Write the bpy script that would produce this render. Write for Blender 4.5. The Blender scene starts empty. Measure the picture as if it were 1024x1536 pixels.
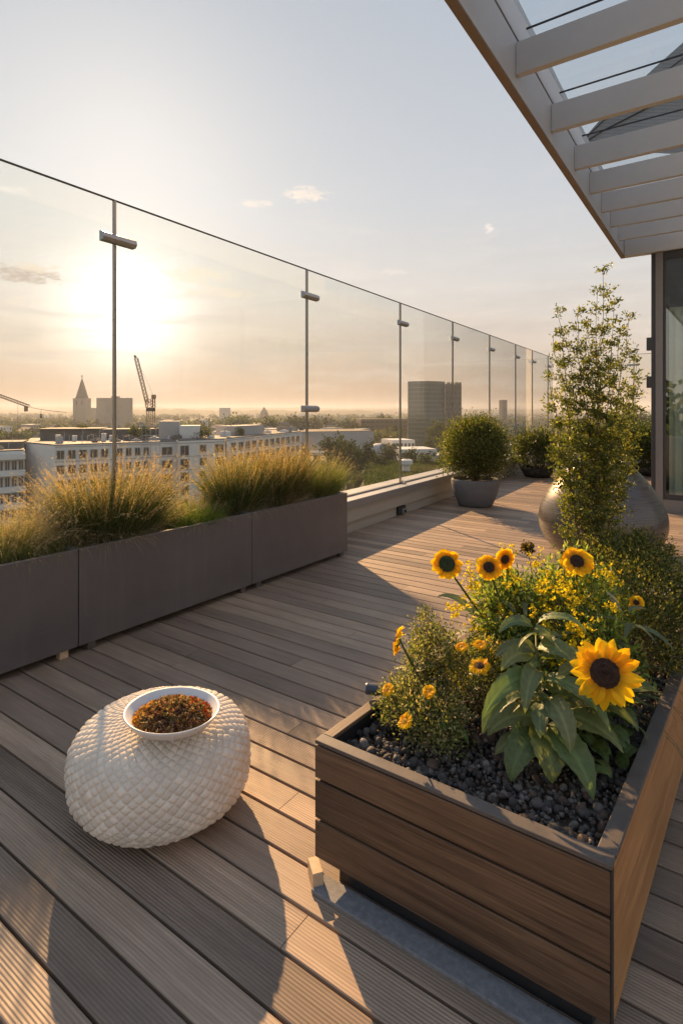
import bpy, math, random
import numpy as np
from mathutils import Vector, Matrix
random.seed(7); rng = np.random.default_rng(11)
S = bpy.context.scene
COL = S.collection
PI = math.pi
# ------------------------------------------------------------------ camera frame
F = 848.5; H = 1.4; HOR = 614.0
TH = math.radians(35.27)
VD = np.array([-math.sin(TH), math.cos(TH), 0.0]); RD = np.array([math.cos(TH), math.sin(TH), 0.0]); UP = np.array([0, 0, 1.0])
def dirv(px, py): return VD*F + RD*(px-512) + UP*(HOR-py)
def at_depth(px, py, Z): return np.array([0, 0, H]) + dirv(px, py)*(Z/F)
def on_z(px, py, z=0.0):
    d = dirv(px, py); return np.array([0, 0, H]) + d*((z-H)/d[2])
def on_x(px, py, x):
    d = dirv(px, py); return np.array([0, 0, H]) + d*(x/d[0])
def on_y(px, py, y):
    d = dirv(px, py); return np.array([0, 0, H]) + d*(y/d[1])
cam = bpy.data.cameras.new("Camera"); camo = bpy.data.objects.new("Camera", cam); COL.objects.link(camo)
camo.location = (0, 0, H); camo.rotation_euler = (PI/2, 0, TH)
cam.sensor_fit = 'HORIZONTAL'; cam.sensor_width = 24; cam.lens = F/1024*24
cam.shift_y = -(768-HOR)/1024; cam.clip_end = 20000; cam.clip_start = 0.02
S.camera = camo
EXPO = 2.0; K = 2**EXPO
S.view_settings.view_transform = 'Standard'; S.view_settings.look = 'None'; S.view_settings.exposure = EXPO
S.view_settings.gamma = 1
S.render.engine = 'CYCLES'

# ------------------------------------------------------------------ node helpers
class NT:
    def __init__(s, nt): s.nt = nt; s.n = nt.nodes; s.l = nt.links
    def put(s, sock, v):
        if v is None: return
        if hasattr(v, 'is_output') or isinstance(v, bpy.types.NodeSocket): s.l.new(v, sock)
        else:
            if hasattr(sock.default_value, '__len__') and not hasattr(v, '__len__'): v = [v]*len(sock.default_value)
            if hasattr(v, '__len__') and hasattr(sock.default_value, '__len__') and len(sock.default_value) == 4 and len(v) == 3: v = (*v, 1)
            sock.default_value = v
    def m(s, op, a, b=None, c=None, clamp=False):
        n = s.n.new('ShaderNodeMath'); n.operation = op; n.use_clamp = clamp
        s.put(n.inputs[0], a); s.put(n.inputs[1], b); s.put(n.inputs[2], c); return n.outputs[0]
    def vm(s, op, a, b=None):
        n = s.n.new('ShaderNodeVectorMath'); n.operation = op
        s.put(n.inputs[0], a); s.put(n.inputs[1], b)
        return n.outputs['Value'] if op in ('DOT_PRODUCT', 'LENGTH') else n.outputs[0]
    def mix(s, f, a, b, mode='MIX'):
        n = s.n.new('ShaderNodeMix'); n.data_type = 'RGBA'; n.blend_type = mode
        s.put(n.inputs[0], f); s.put(n.inputs[6], a); s.put(n.inputs[7], b); return n.outputs[2]
    def noise(s, vec=None, scale=5, detail=3, rough=.5, dist=0.0, col=False):
        n = s.n.new('ShaderNodeTexNoise'); s.put(n.inputs['Vector'], vec)
        n.inputs['Scale'].default_value = scale; n.inputs['Detail'].default_value = detail
        n.inputs['Roughness'].default_value = rough; n.inputs['Distortion'].default_value = dist
        return n.outputs[1 if col else 0]
    def ramp(s, f, stops, interp='LINEAR'):
        n = s.n.new('ShaderNodeValToRGB'); s.put(n.inputs[0], f); r = n.color_ramp; r.interpolation = interp
        while len(r.elements) < len(stops): r.elements.new(.5)
        for e, (p, c) in zip(r.elements, stops):
            e.position = p; e.color = (*c, 1) if hasattr(c, '__len__') else (c, c, c, 1)
        return n.outputs[0]
    def rng(s, v, a, b, c, d):
        n = s.n.new('ShaderNodeMapRange'); s.put(n.inputs[0], v)
        for i, x in enumerate((a, b, c, d)): n.inputs[i+1].default_value = x
        return n.outputs[0]
    def coord(s, which='Object'): return s.n.new('ShaderNodeTexCoord').outputs[which]
    def pos(s): return s.n.new('ShaderNodeNewGeometry').outputs['Position']
    def sep(s, v):
        n = s.n.new('ShaderNodeSeparateXYZ'); s.put(n.inputs[0], v); return n.outputs
    def comb(s, x, y, z):
        n = s.n.new('ShaderNodeCombineXYZ'); s.put(n.inputs[0], x); s.put(n.inputs[1], y); s.put(n.inputs[2], z); return n.outputs[0]
    def bump(s, h, strength=.3, dist=.01):
        n = s.n.new('ShaderNodeBump'); s.put(n.inputs['Height'], h); n.inputs['Strength'].default_value = strength
        n.inputs['Distance'].default_value = dist; return n.outputs[0]
    def attr(s, name='tint'):
        n = s.n.new('ShaderNodeAttribute'); n.attribute_name = name; return n.outputs['Color']
def newmat(name):
    m = bpy.data.materials.new(name); m.use_nodes = True; m.node_tree.nodes.clear()
    t = NT(m.node_tree); out = m.node_tree.nodes.new('ShaderNodeOutputMaterial')
    return m, t, out
def principled(t, out, base, rough=.5, metal=0, normal=None, **kw):
    p = t.n.new('ShaderNodeBsdfPrincipled'); t.put(p.inputs['Base Color'], base); t.put(p.inputs['Roughness'], rough)
    p.inputs['Metallic'].default_value = metal
    if normal is not None: t.l.new(normal, p.inputs['Normal'])
    for k, v in kw.items(): t.put(p.inputs[k], v)
    if out is not None: t.l.new(p.outputs[0], out.inputs[0])
    return p
def simple(name, c, rough=.6, metal=0, var=.12, scale=8, bump=.0, bscale=80, **kw):
    m, t, out = newmat(name); co = t.pos()
    n = t.noise(co, scale, 5, .6); n2 = t.noise(co, scale*9, 3, .6)
    f = t.m('ADD', t.m('MULTIPLY', n, .7), t.m('MULTIPLY', n2, .3))
    a = tuple(x*(1-var*1.6) for x in c); b = tuple(min(1, x*(1+var*1.6)) for x in c)
    col = t.mix(t.rng(f, .3, .7, 0, 1), a, b)
    nr = t.bump(t.noise(co, bscale, 4, .6), bump, .004) if bump else None
    principled(t, out, col, t.rng(n, .3, .7, max(0, rough-.06), min(1, rough+.06)), metal, nr, **kw)
    return m
# ------------------------------------------------------------------ mesh helpers
def link(name, me, mat=None, parent=None):
    o = bpy.data.objects.new(name, me); COL.objects.link(o)
    if mat is not None: me.materials.append(mat)
    if parent is not None: o.parent = parent
    return o
def tag(o, label=None, cat=None, group=None, kind=None):
    if label: o['label'] = label
    if cat: o['category'] = cat
    if group: o['group'] = group
    if kind: o['kind'] = kind
    return o
def empty(name, loc=(0, 0, 0), label=None, cat=None, group=None, rz=0):
    o = bpy.data.objects.new(name, None); COL.objects.link(o); o.location = tuple(loc); o.rotation_euler = (0, 0, rz)
    o.empty_display_size = .1
    return tag(o, label, cat, group)
def fix(o, root):   # geometry was written in world space: keep it there under a moved empty
    o.parent = root; o.matrix_parent_inverse = (Matrix.Translation(root.location) @ Matrix.Rotation(root.rotation_euler.z, 4, 'Z')).inverted(); return o
class MB:
    def __init__(s): s.v = []; s.f = []; s.c = []; s.cur = None
    def add(s, vs, fs):
        k = len(s.v); s.v += [tuple(map(float, v)) for v in vs]; s.f += [tuple(i+k for i in f) for f in fs]
        if s.cur is not None: s.c += [s.cur]*len(vs)
        return s
    def box(s, a, b, xf=None):
        x0, y0, z0 = a; x1, y1, z1 = b
        vs = [(x0,y0,z0),(x1,y0,z0),(x1,y1,z0),(x0,y1,z0),(x0,y0,z1),(x1,y0,z1),(x1,y1,z1),(x0,y1,z1)]
        if xf: vs = [xf(*v) for v in vs]
        return s.add(vs, [(0,3,2,1),(4,5,6,7),(0,1,5,4),(1,2,6,5),(2,3,7,6),(3,0,4,7)])
    def prism(s, pts, z0, z1):
        n = len(pts); vs = [(p[0], p[1], z0) for p in pts]+[(p[0], p[1], z1) for p in pts]
        return s.add(vs, [tuple(range(n-1, -1, -1)), tuple(range(n, 2*n))]+[(i, (i+1) % n, n+(i+1) % n, n+i) for i in range(n)])
    def tube(s, pts, rs, n=8, cap=True):
        pts = [np.array(p, float) for p in pts]
        if not hasattr(rs, '__len__'): rs = [rs]*len(pts)
        vs = []; ref = np.array([0.13, .21, .97])
        for i, p in enumerate(pts):
            t = pts[min(i+1, len(pts)-1)]-pts[max(i-1, 0)]; t = t/(np.linalg.norm(t)+1e-9)
            r0 = ref if abs(t @ ref) < .97 else np.array([1.0, 0, 0])
            a = np.cross(t, r0); a /= np.linalg.norm(a); b = np.cross(t, a)
            for k in range(n):
                an = 2*PI*k/n; vs.append(p+rs[i]*(math.cos(an)*a+math.sin(an)*b))
        fs = [(i*n+k, i*n+(k+1) % n, (i+1)*n+(k+1) % n, (i+1)*n+k) for i in range(len(pts)-1) for k in range(n)]
        if cap: fs += [tuple(range(n-1, -1, -1)), tuple(range((len(pts)-1)*n, len(pts)*n))]
        return s.add(vs, fs)
    def lathe(s, prof, c=(0, 0, 0), n=48, sx=1, sy=1, capb=True, capt=False):
        vs = [(c[0]+r*sx*math.cos(2*PI*k/n), c[1]+r*sy*math.sin(2*PI*k/n), c[2]+z) for r, z in prof for k in range(n)]
        fs = [(i*n+k, i*n+(k+1) % n, (i+1)*n+(k+1) % n, (i+1)*n+k) for i in range(len(prof)-1) for k in range(n)]
        if capb: fs.append(tuple(range(n-1, -1, -1)))
        if capt: fs.append(tuple(range((len(prof)-1)*n, len(prof)*n)))
        return s.add(vs, fs)
    def build(s, name, mat, parent=None, smooth=False, bevel=0, root=None, recalc=False):
        me = bpy.data.meshes.new(name); me.from_pydata(s.v, [], s.f); me.validate()
        if s.c and len(s.c) == len(s.v):
            at = me.color_attributes.new('tint', 'FLOAT_COLOR', 'POINT')
            at.data.foreach_set('color', np.array([(*c, 1) for c in s.c], np.float32).ravel())
        if smooth: me.polygons.foreach_set('use_smooth', [True]*len(me.polygons))
        o = link(name, me, mat, parent)
        if bevel:
            b = o.modifiers.new('bevel', 'BEVEL'); b.width = bevel; b.segments = 2; b.limit_method = 'ANGLE'
        if root is not None: fix(o, root)
        return o
def npmesh(name, V, Fq, mat, parent=None, col=None, smooth=False, root=None):
    me = bpy.data.meshes.new(name); V = np.asarray(V, np.float32); Fq = np.asarray(Fq, np.int32); k = Fq.shape[1]
    me.vertices.add(len(V)); me.vertices.foreach_set('co', V.ravel())
    me.loops.add(Fq.size); me.loops.foreach_set('vertex_index', Fq.ravel())
    me.polygons.add(len(Fq)); me.polygons.foreach_set('loop_start', np.arange(len(Fq), dtype=np.int32)*k)
    me.polygons.foreach_set('loop_total', np.full(len(Fq), k, np.int32))
    if smooth: me.polygons.foreach_set('use_smooth', np.ones(len(Fq), bool))
    me.update(calc_edges=True)
    if col is not None:
        at = me.color_attributes.new('tint', 'FLOAT_COLOR', 'POINT')
        c = np.ones((len(V), 4), np.float32); c[:, :3] = col; at.data.foreach_set('color', c.ravel())
    o = link(name, me, mat, parent)
    if root is not None: fix(o, root)
    return o
def unit(a): return a/(np.linalg.norm(a, axis=-1, keepdims=True)+1e-9)
def pal(n, colors, w=None, jit=.18):
    c = np.array(colors, float); i = rng.choice(len(c), n, p=w)
    return np.clip(c[i]*(1+rng.normal(0, jit, (n, 1))), .004, 1)
def leaf_cloud(P, D, L, W, fold=.25):
    """P base points, D directions, L/W sizes -> folded diamond leaves (two quads-as-diamond)"""
    n = len(P); D = unit(D); a = unit(np.cross(D, rng.normal(size=(n, 3)))); nn = np.cross(D, a)
    L = np.broadcast_to(L, (n,))[:, None]; W = np.broadcast_to(W, (n,))[:, None]
    base = P; tip = P+D*L-nn*L*.12; l = P+D*L*.45+a*W*.5+nn*W*fold; r = P+D*L*.45-a*W*.5+nn*W*fold
    V = np.stack([base, l, tip, r], 1).reshape(-1, 3); Fq = np.arange(4*n).reshape(-1, 4)
    tri = np.concatenate([Fq[:, [0, 1, 2]], Fq[:, [0, 2, 3]]]); return V, tri
def ribbons(P, D, L, W, bend, seg=4, out=None):
    """blades: start P, direction D, length L, base width W, downward bend"""
    n = len(P); D = unit(D); side = unit(np.cross(D, rng.normal(size=(n, 3)))); pts = []; cur = P.copy(); d = D.copy()
    L = np.broadcast_to(L, (n,))[:, None]; W = np.broadcast_to(W, (n,))[:, None]; bend = np.broadcast_to(bend, (n,))[:, None]
    V = []
    for i in range(seg+1):
        w = W*(1-(i/seg)**1.5*.85)*.5
        V += [cur-side*w, cur+side*w]; pts.append((cur.copy(), d.copy()))
        h = d.copy(); h[:, 2] -= (bend*(i+1)/seg)[:, 0]; d = unit(h); cur = cur+d*L/seg
    V = np.stack(V, 1).reshape(-1, 3); m = 2*(seg+1); b = (np.arange(n)*m)[:, None, None]
    q = np.array([[2*i, 2*i+1, 2*i+3, 2*i+2] for i in range(seg)])[None]
    return V, (b+q).reshape(-1, 4), pts
def leafmat(name, trans=.45, rough=.5, spec=.3, hue=None, gain=1.0):
    m, t, out = newmat(name); c = t.attr('tint')
    c = t.mix(t.rng(t.noise(t.pos(), 30, 2), .35, .65, 0, .5), c, (.09, .09, .03), 'MIX') if hue else c
    p = principled(t, None, c, rough); p.inputs['Specular IOR Level'].default_value = spec
    tr = t.n.new('ShaderNodeBsdfTranslucent'); t.put(tr.inputs[0], t.mix(1.0, c, (1.45*gain, 1.5*gain, .7*gain), 'MULTIPLY'))
    mx = t.n.new('ShaderNodeMixShader'); mx.inputs[0].default_value = trans
    t.l.new(p.outputs[0], mx.inputs[1]); t.l.new(tr.outputs[0], mx.inputs[2]); t.l.new(mx.outputs[0], out.inputs[0])
    return m

# ------------------------------------------------------------------ materials
def wood(name, c0, c1, axis=0, grain=1.0, board=None, groove=False, rough=.62, tint=True, bumpk=.35, knots=False):
    m, t, out = newmat(name); p = t.sep(t.pos())
    A = p[axis]; B = p[1-axis]; Z = p[2]
    at = t.attr('tint'); off = t.m('MULTIPLY', t.sep(at)[0], 37.0) if tint else 0.0
    v = t.comb(t.m('ADD', t.m('MULTIPLY', A, 1.6), off), t.m('MULTIPLY', B, 34), t.m('MULTIPLY', Z, 34))
    g = t.noise(v, 1.0*grain, 6, .62, .6)
    v2 = t.comb(t.m('ADD', t.m('MULTIPLY', A, 5), off), t.m('MULTIPLY', B, 220), t.m('MULTIPLY', Z, 220))
    g2 = t.noise(v2, 1.0, 3, .6, .2)
    big = t.noise(t.comb(t.m('ADD', t.m('MULTIPLY', A, .8), off), t.m('MULTIPLY', B, 3), Z), 1.3, 4, .6)
    f = t.m('ADD', t.m('MULTIPLY', g, .65), t.m('MULTIPLY', g2, .35))
    col = t.mix(t.rng(f, .33, .68, 0, 1), c0, c1)
    col = t.mix(t.rng(big, .3, .7, .0, .55), col, tuple(x*.55 for x in c0), 'MIX')
    if tint: col = t.mix(1.0, col, t.mix(t.sep(at)[1], (.66, .635, .61), (1.30, 1.24, 1.15)), 'MULTIPLY')
    h = t.m('ADD', t.m('MULTIPLY', g, .4), t.m('MULTIPLY', g2, .35))
    if knots:
        vo = t.n.new('ShaderNodeTexVoronoi'); t.put(vo.inputs['Vector'], t.comb(t.m('MULTIPLY', A, 2.2), t.m('MULTIPLY', B, 5), t.m('MULTIPLY', Z, 9))); vo.inputs['Scale'].default_value = 1.0
        kn = t.rng(vo.outputs[0], .04, .14, .85, 0)
        col = t.mix(kn, col, (.02, .012, .007))
    if groove:
        wob = t.m('MULTIPLY', t.noise(t.comb(t.m('ADD', t.m('MULTIPLY', A, 2.2), off), t.m('MULTIPLY', B, 5), 0), 1.0, 3), .006)
        w = t.m('SINE', t.m('MULTIPLY', t.m('ADD', B, wob), 2*PI/.0092))
        amp = t.rng(t.sep(at)[2], .0, 1.0, .35, 1.0)
        wv = t.m('MULTIPLY', t.m('ADD', t.m('MULTIPLY', w, .5), .5), amp)
        h = t.m('ADD', h, t.m('MULTIPLY', wv, 1.1))
        col = t.mix(t.rng(wv, .0, .5, .40, 0), col, t.mix(.5, col, (.02, .016, .012)))
        # dirt film and footfall wear
        d = t.noise(t.pos(), 1.1, 6, .65, .4)
        col = t.mix(t.rng(d, .5, .75, 0, .35), col, (.24, .21, .18))
    principled(t, out, col, t.rng(g, .3, .7, rough-.1, rough+.12), 0, t.bump(h, bumpk, .004))
    return m
M = {}
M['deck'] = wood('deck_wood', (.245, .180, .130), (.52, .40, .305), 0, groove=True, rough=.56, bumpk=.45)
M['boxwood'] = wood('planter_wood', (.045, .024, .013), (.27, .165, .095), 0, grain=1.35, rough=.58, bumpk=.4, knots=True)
M['boxside_lit'] = wood('planter_side_wood_lit', (.34, .155, .050), (.66, .36, .14), 1, grain=.6, rough=.45, bumpk=.15)  # orange glow of reflected sun put into the wood colour
M['rim'] = simple('rim_metal', (.10, .085, .075), .5, 0, .15, 12, .1)
M['rimwood'] = wood('rim_wood', (.14, .09, .055), (.24, .17, .11), 1, rough=.55, tint=False)
M['planter'] = simple('planter_coat', (.112, .098, .096), .55, 0, .10, 2.0, .12, 420)
m, t, out = newmat('planter_coat'); p = t.sep(t.pos()); st = t.noise(t.comb(t.m('MULTIPLY', p[0], 14), t.m('MULTIPLY', p[1], 14), t.m('MULTIPLY', p[2], .9)), 1.0, 6, .65, .2); bl_ = t.noise(t.pos(), 2.4, 6, .65)
c = t.mix(t.rng(bl_, .3, .7, 0, 1), (.098, .086, .084), (.128, .113, .110)); c = t.mix(t.rng(st, .52, .78, 0, .30), c, (.19, .175, .165)); sp_ = t.noise(t.pos(), 160, 2, .5); c = t.mix(t.rng(sp_, .66, .74, 0, .35), c, (.21, .19, .17))
c = t.mix(t.m('MULTIPLY', t.rng(p[2], .05, .16, .35, 0), t.rng(t.noise(t.pos(), 7, 4), .3, .7, 0, 1)), c, (.17, .15, .13))
principled(t, out, c, t.rng(st, .3, .7, .46, .62), 0, t.bump(t.m('ADD', bl_, t.m('MULTIPLY', t.noise(t.pos(), 420, 3), .12)), .10, .01)); M['planter'] = m
M['planter_edge'] = simple('planter_edge', (.26, .25, .25), .4, .3, .05, 5)
M['soil'] = simple('soil', (.035, .024, .017), .95, 0, .4, 30, 1.0, 60)
M['cap'] = simple('cap_metal', (.50, .49, .47), .42, .25, .05, 2, .03, 200)
M['fascia'] = simple('fascia_paint', (.40, .365, .31), .6, 0, .05, 2, .05, 200)
M['capf'] = simple('cap_front', (.27, .255, .24), .5, .2, .05, 2, .03, 200)
M['steel'] = simple('brushed_steel', (.30, .275, .25), .32, .9, .06, 20)
M['clamp'] = simple('clamp_metal', (.34, .36, .38), .4, .6, .08, 20)
M['dark'] = simple('dark_metal', (.03, .03, .032), .5, .2, .1, 20)
M['beam'] = simple('beam_paint', (.56, .575, .575), .5, 0, .04, 1.5, .03, 150)
M['soffit_bounce'] = simple('soffit_bounce_strip', (.25, .19, .145), .6, 0, .12, 4)  # brown light bounced off the deck, put into the underside colour
M['frame'] = simple('door_frame', (.23, .215, .205), .45, .3, .05, 3)
M['framedark'] = simple('door_frame_dark', (.06, .062, .068), .4, .3, .05, 3)
M['bowl'] = simple('bowl_ceramic', (.72, .705, .67), .3, 0, .02, 10)
M['potgrey'] = simple('pot_grey', (.13, .13, .135), .7, 0, .12, 14, .25, 160)
M['potdark'] = simple('pot_dark', (.03, .028, .025), .7, 0, .12, 14)
M['block'] = simple('raw_wood', (.55, .40, .25), .7, 0, .15, 40, .2)
M['slab'] = simple('slab_stone', (.20, .20, .205), .8, 0, .22, 60, .5, 300)
M['tube'] = simple('tube_plastic', (.045, .06, .085), .45, 0, .1, 20)
M['stem'] = simple('stem_green', (.10, .12, .035), .6, 0, .2, 60)
M['twig'] = simple('twig', (.12, .075, .035), .75, 0, .25, 50)
M['bark'] = simple('bark', (.07, .05, .035), .9, 0, .3, 3, .4, 10)
M['leaf'] = leafmat('leaf', .45, .5, .35)
M['grassm'] = leafmat('grass_blade', .42, .6, .2)
M['petal'] = leafmat('petal', .5, .6, .15, gain=.75)
M['treeleaf'] = leafmat('tree_leaf', .3, .7, .1)
def glassmat(name, tint, gl=.9, rough=0.0, fr=1.5, dust=.016):
    m, t, out = newmat(name)
    tr = t.n.new('ShaderNodeBsdfTransparent'); tr.inputs[0].default_value = (*tint, 1)
    g = t.n.new('ShaderNodeBsdfGlossy'); g.inputs['Roughness'].default_value = rough; g.inputs[0].default_value = (gl, gl, gl, 1)
    lw = t.n.new('ShaderNodeLayerWeight'); lw.inputs[0].default_value = .5; f0 = ((fr-1)/(fr+1))**2
    f = t.m('ADD', f0, t.m('MULTIPLY', 1-f0, t.m('POWER', lw.outputs['Facing'], 5.0)))
    mx = t.n.new('ShaderNodeMixShader'); t.l.new(f, mx.inputs[0])
    t.l.new(tr.outputs[0], mx.inputs[1]); t.l.new(g.outputs[0], mx.inputs[2])
    p = t.sep(t.pos()); dv = t.noise(t.comb(t.m('MULTIPLY', p[0], 9), t.m('MULTIPLY', p[1], 9), t.m('MULTIPLY', p[2], 1.3)), 1.0, 6, .7, .3); df = t.n.new('ShaderNodeBsdfDiffuse'); df.inputs[0].default_value = (.6, .58, .54, 1)
    m2 = t.n.new('ShaderNodeMixShader'); t.l.new(t.rng(dv, .42, .75, .002, dust), m2.inputs[0]); t.l.new(mx.outputs[0], m2.inputs[1]); t.l.new(df.outputs[0], m2.inputs[2]); t.l.new(m2.outputs[0], out.inputs[0]); return m
M['glass'] = glassmat('rail_glass', (.965, .975, .96), .6, 0, 1.35)
M['roofglass'] = glassmat('roof_glass', (.92, .95, .965), .5, 0, 1.3)
M['doorglass'] = glassmat('door_glass', (.86, .92, .88), .95, .01, 2.5)
M['winglass'] = simple('window_glass', (.03, .033, .036), .35, 0, .3, .15)

# ------------------------------------------------------------------ sun and sky
SUNPX = 190.0
sh = dirv(SUNPX, HOR); sh = sh/np.linalg.norm(sh)
LAMP_EL = math.radians(25); GLOW_EL = math.radians(9.0)
sdir = Vector((sh[0]*math.cos(LAMP_EL), sh[1]*math.cos(LAMP_EL), math.sin(LAMP_EL)))
gdir = (sh[0]*math.cos(GLOW_EL), sh[1]*math.cos(GLOW_EL), math.sin(GLOW_EL))
sun = bpy.data.lights.new('Sun', 'SUN'); sun.energy = 2.9; sun.angle = math.radians(.6); sun.color = (1.0, .60, .29)
suno = bpy.data.objects.new('Sun', sun); COL.objects.link(suno); suno.rotation_euler = sdir.to_track_quat('Z', 'Y').to_euler()
W = bpy.data.worlds.new("World"); S.world = W; W.use_nodes = True; W.node_tree.nodes.clear()
t = NT(W.node_tree); wo = t.n.new('ShaderNodeOutputWorld')
sky = t.n.new('ShaderNodeTexSky'); sky.sky_type = 'NISHITA'; sky.sun_disc = False
sky.sun_elevation = LAMP_EL; sky.sun_rotation = math.atan2(sdir.x, sdir.y); sky.dust_density = 2.5; sky.air_density = 1.0
d = t.vm('NORMALIZE', t.coord('Generated')); sx, sy, sz = t.sep(d)
hz = t.vm('NORMALIZE', t.comb(sx, sy, 0)); azd = t.vm('DOT_PRODUCT', hz, (sh[0], sh[1], 0))
toward = t.rng(azd, .1, 1.0, 0, 1)
def lin(r, g, b): return tuple((((x/255+.055)/1.055)**2.4 if x > 10 else x/255/12.92)/K for x in (r, g, b))
warm = t.ramp(sz, [(0, lin(196, 164, 144)), (.04, lin(212, 180, 158)), (.10, lin(224, 204, 186)), (.20, lin(228, 222, 214)), (.34, lin(210, 214, 217)), (.6, lin(188, 197, 206)), (1, lin(160, 180, 210))])
cool = t.ramp(sz, [(0, lin(205, 196, 182)), (.05, lin(212, 206, 194)), (.14, lin(214, 214, 210)), (.28, lin(206, 214, 222)), (.6, lin(178, 194, 220)), (1, lin(150, 174, 210))])
base = t.mix(toward, cool, warm)
ng = t.vm('DOT_PRODUCT', d, gdir)
g1 = t.m('POWER', t.rng(ng, 0, 1, 0, 1), 260.0); g2 = t.m('POWER', t.rng(ng, 0, 1, 0, 1), 30.0)
glow = t.mix(1.0, t.mix(1.0, (1, .95, .88), t.m('MULTIPLY', g1, .30), 'MULTIPLY'), t.mix(1.0, (1, .88, .74), t.m('MULTIPLY', g2, .022), 'MULTIPLY'), 'ADD')
base = t.mix(1.0, base, glow, 'ADD')
az = t.m('ARCTAN2', sx, sy); el = t.m('ARCSINE', sz)
cn = t.noise(t.comb(t.m('MULTIPLY', az, 9), t.m('MULTIPLY', el, 42), 3.1), 1.0, 7, .62, .7)
veil = t.m('MULTIPLY', t.rng(cn, .50, .72, 0, 1), t.m('MULTIPLY', t.rng(el, .42, .10, 0, 1), t.rng(el, .0, .05, .2, 1)))
base = t.mix(t.m('MULTIPLY', veil, .5, None, True), base, lin(250, 240, 226))
cn3 = t.noise(t.comb(t.m('MULTIPLY', az, 6), t.m('MULTIPLY', el, 34), 9.7), 1.0, 6, .6, .5)
base = t.mix(t.m('MULTIPLY', t.rng(cn3, .48, .7, 0, .5), t.m('MULTIPLY', t.rng(el, .30, .12, 0, 1), t.rng(el, .03, .08, 0, 1))), base, lin(196, 190, 184))
fine = t.noise(t.comb(t.m('MULTIPLY', az, 60), t.m('MULTIPLY', el, 150), 1.7), 1.0, 6, .62, .4)
for px, py, wx, wy, c, a in ((460, 291, 40, 12, (255, 240, 224), .95), (388, 305, 26, 6, (252, 238, 224), .8), (26, 408, 60, 15, (200, 184, 172), 1), (52, 401, 40, 7, (250, 232, 210), .9), (20, 520, 50, 8, (240, 222, 200), .6), (330, 440, 60, 10, (255, 238, 214), .7),
                             (733, 342, 9, 7, (255, 244, 236), 1), (12, 284, 34, 6, (250, 244, 236), .6), (300, 412, 60, 14, (255, 240, 215), .7), (430, 516, 90, 12, (205, 192, 176), .55), (590, 408, 26, 6, (246, 236, 224), .6)):
    q = dirv(px, py); a0 = math.atan2(q[0], q[1]); e0 = math.atan2(q[2], math.hypot(q[0], q[1])); sc = F*1.1
    u = t.m('DIVIDE', t.m('SUBTRACT', az, a0), wx/sc); v = t.m('DIVIDE', t.m('SUBTRACT', el, e0), wy/sc)
    r2 = t.m('ADD', t.m('MULTIPLY', u, u), t.m('MULTIPLY', v, v))
    mk = t.rng(t.m('ADD', t.m('SUBTRACT', 1.0, r2), t.m('MULTIPLY', t.m('SUBTRACT', fine, .5), 5.0)), .0, 1.05, 0, 1)
    mk = t.m('MULTIPLY', mk, t.rng(r2, 1.0, 2.2, 1, 0))
    base = t.mix(t.m('MULTIPLY', mk, a), base, lin(*c))
bg1 = t.n.new('ShaderNodeBackground'); t.l.new(sky.outputs[0], bg1.inputs[0]); bg1.inputs[1].default_value = .05
bg2 = t.n.new('ShaderNodeBackground'); t.l.new(base, bg2.inputs[0]); bg2.inputs[1].default_value = .94
mx = t.n.new('ShaderNodeMixShader'); mx.inputs[0].default_value = .97
t.l.new(bg1.outputs[0], mx.inputs[1]); t.l.new(bg2.outputs[0], mx.inputs[2]); t.l.new(mx.outputs[0], wo.inputs[0])

# ------------------------------------------------------------------ rail frame (the parapet runs 3 degrees off the board grid)
RA = math.radians(3.13); ru = np.array([-math.sin(RA), math.cos(RA)]); rn = np.array([math.cos(RA), math.sin(RA)])
def rp(s, dd, z): return (ru[0]*s-rn[0]*dd, ru[1]*s-rn[1]*dd, z)
def rail_s(px, dd=3.47):
    q = dirv(px, HOR)[:2]; k = -dd/(q @ rn); return float((q*k) @ ru)
RAIL_X = lambda y, dd: (-dd - y*math.sin(RA))/math.cos(RA)
YF = 16.6     # far parapet
# ------------------------------------------------------------------ deck
mb = MB(); pitch = .125; y = .73-pitch*16
while y < YF-.1:
    x = RAIL_X(y, 3.335); first = True; tr = random.random()
    while x < 5.5:
        L = random.uniform(1.7, 3.9) if not first else random.uniform(.8, 3.4); first = False
        x2 = min(x+L, 5.5); mb.cur = (random.random(), min(1, max(0, random.gauss(.5, .34))), random.random())
        a, b = y+.0045, y+pitch-.0045; c = .0025; g = .0012
        pr = [(a, -.024), (b, -.024), (b, -c), (b-c, 0), (a+c, 0), (a, -c)]
        vs = [(x+g, q, z) for q, z in pr]+[(x2-g, q, z) for q, z in pr]
        mb.add(vs, [(0, 1, 7, 6), (1, 2, 8, 7), (2, 3, 9, 8), (3, 4, 10, 9), (4, 5, 11, 10), (5, 0, 6, 11), (5, 4, 3, 2, 1, 0), (6, 7, 8, 9, 10, 11)])
        x = x2
    y += pitch
tag(mb.build('deck', M['deck']), kind='structure')
mb = MB(); mb.prism([rp(-3, 3.7, 0)[:2], (6, -2.6), (6, YF+.3), (RAIL_X(YF+.3, 3.7), YF+.3)], -.6, -.028)
tag(mb.build('deck_base', M['dark']), kind='structure')
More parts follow.
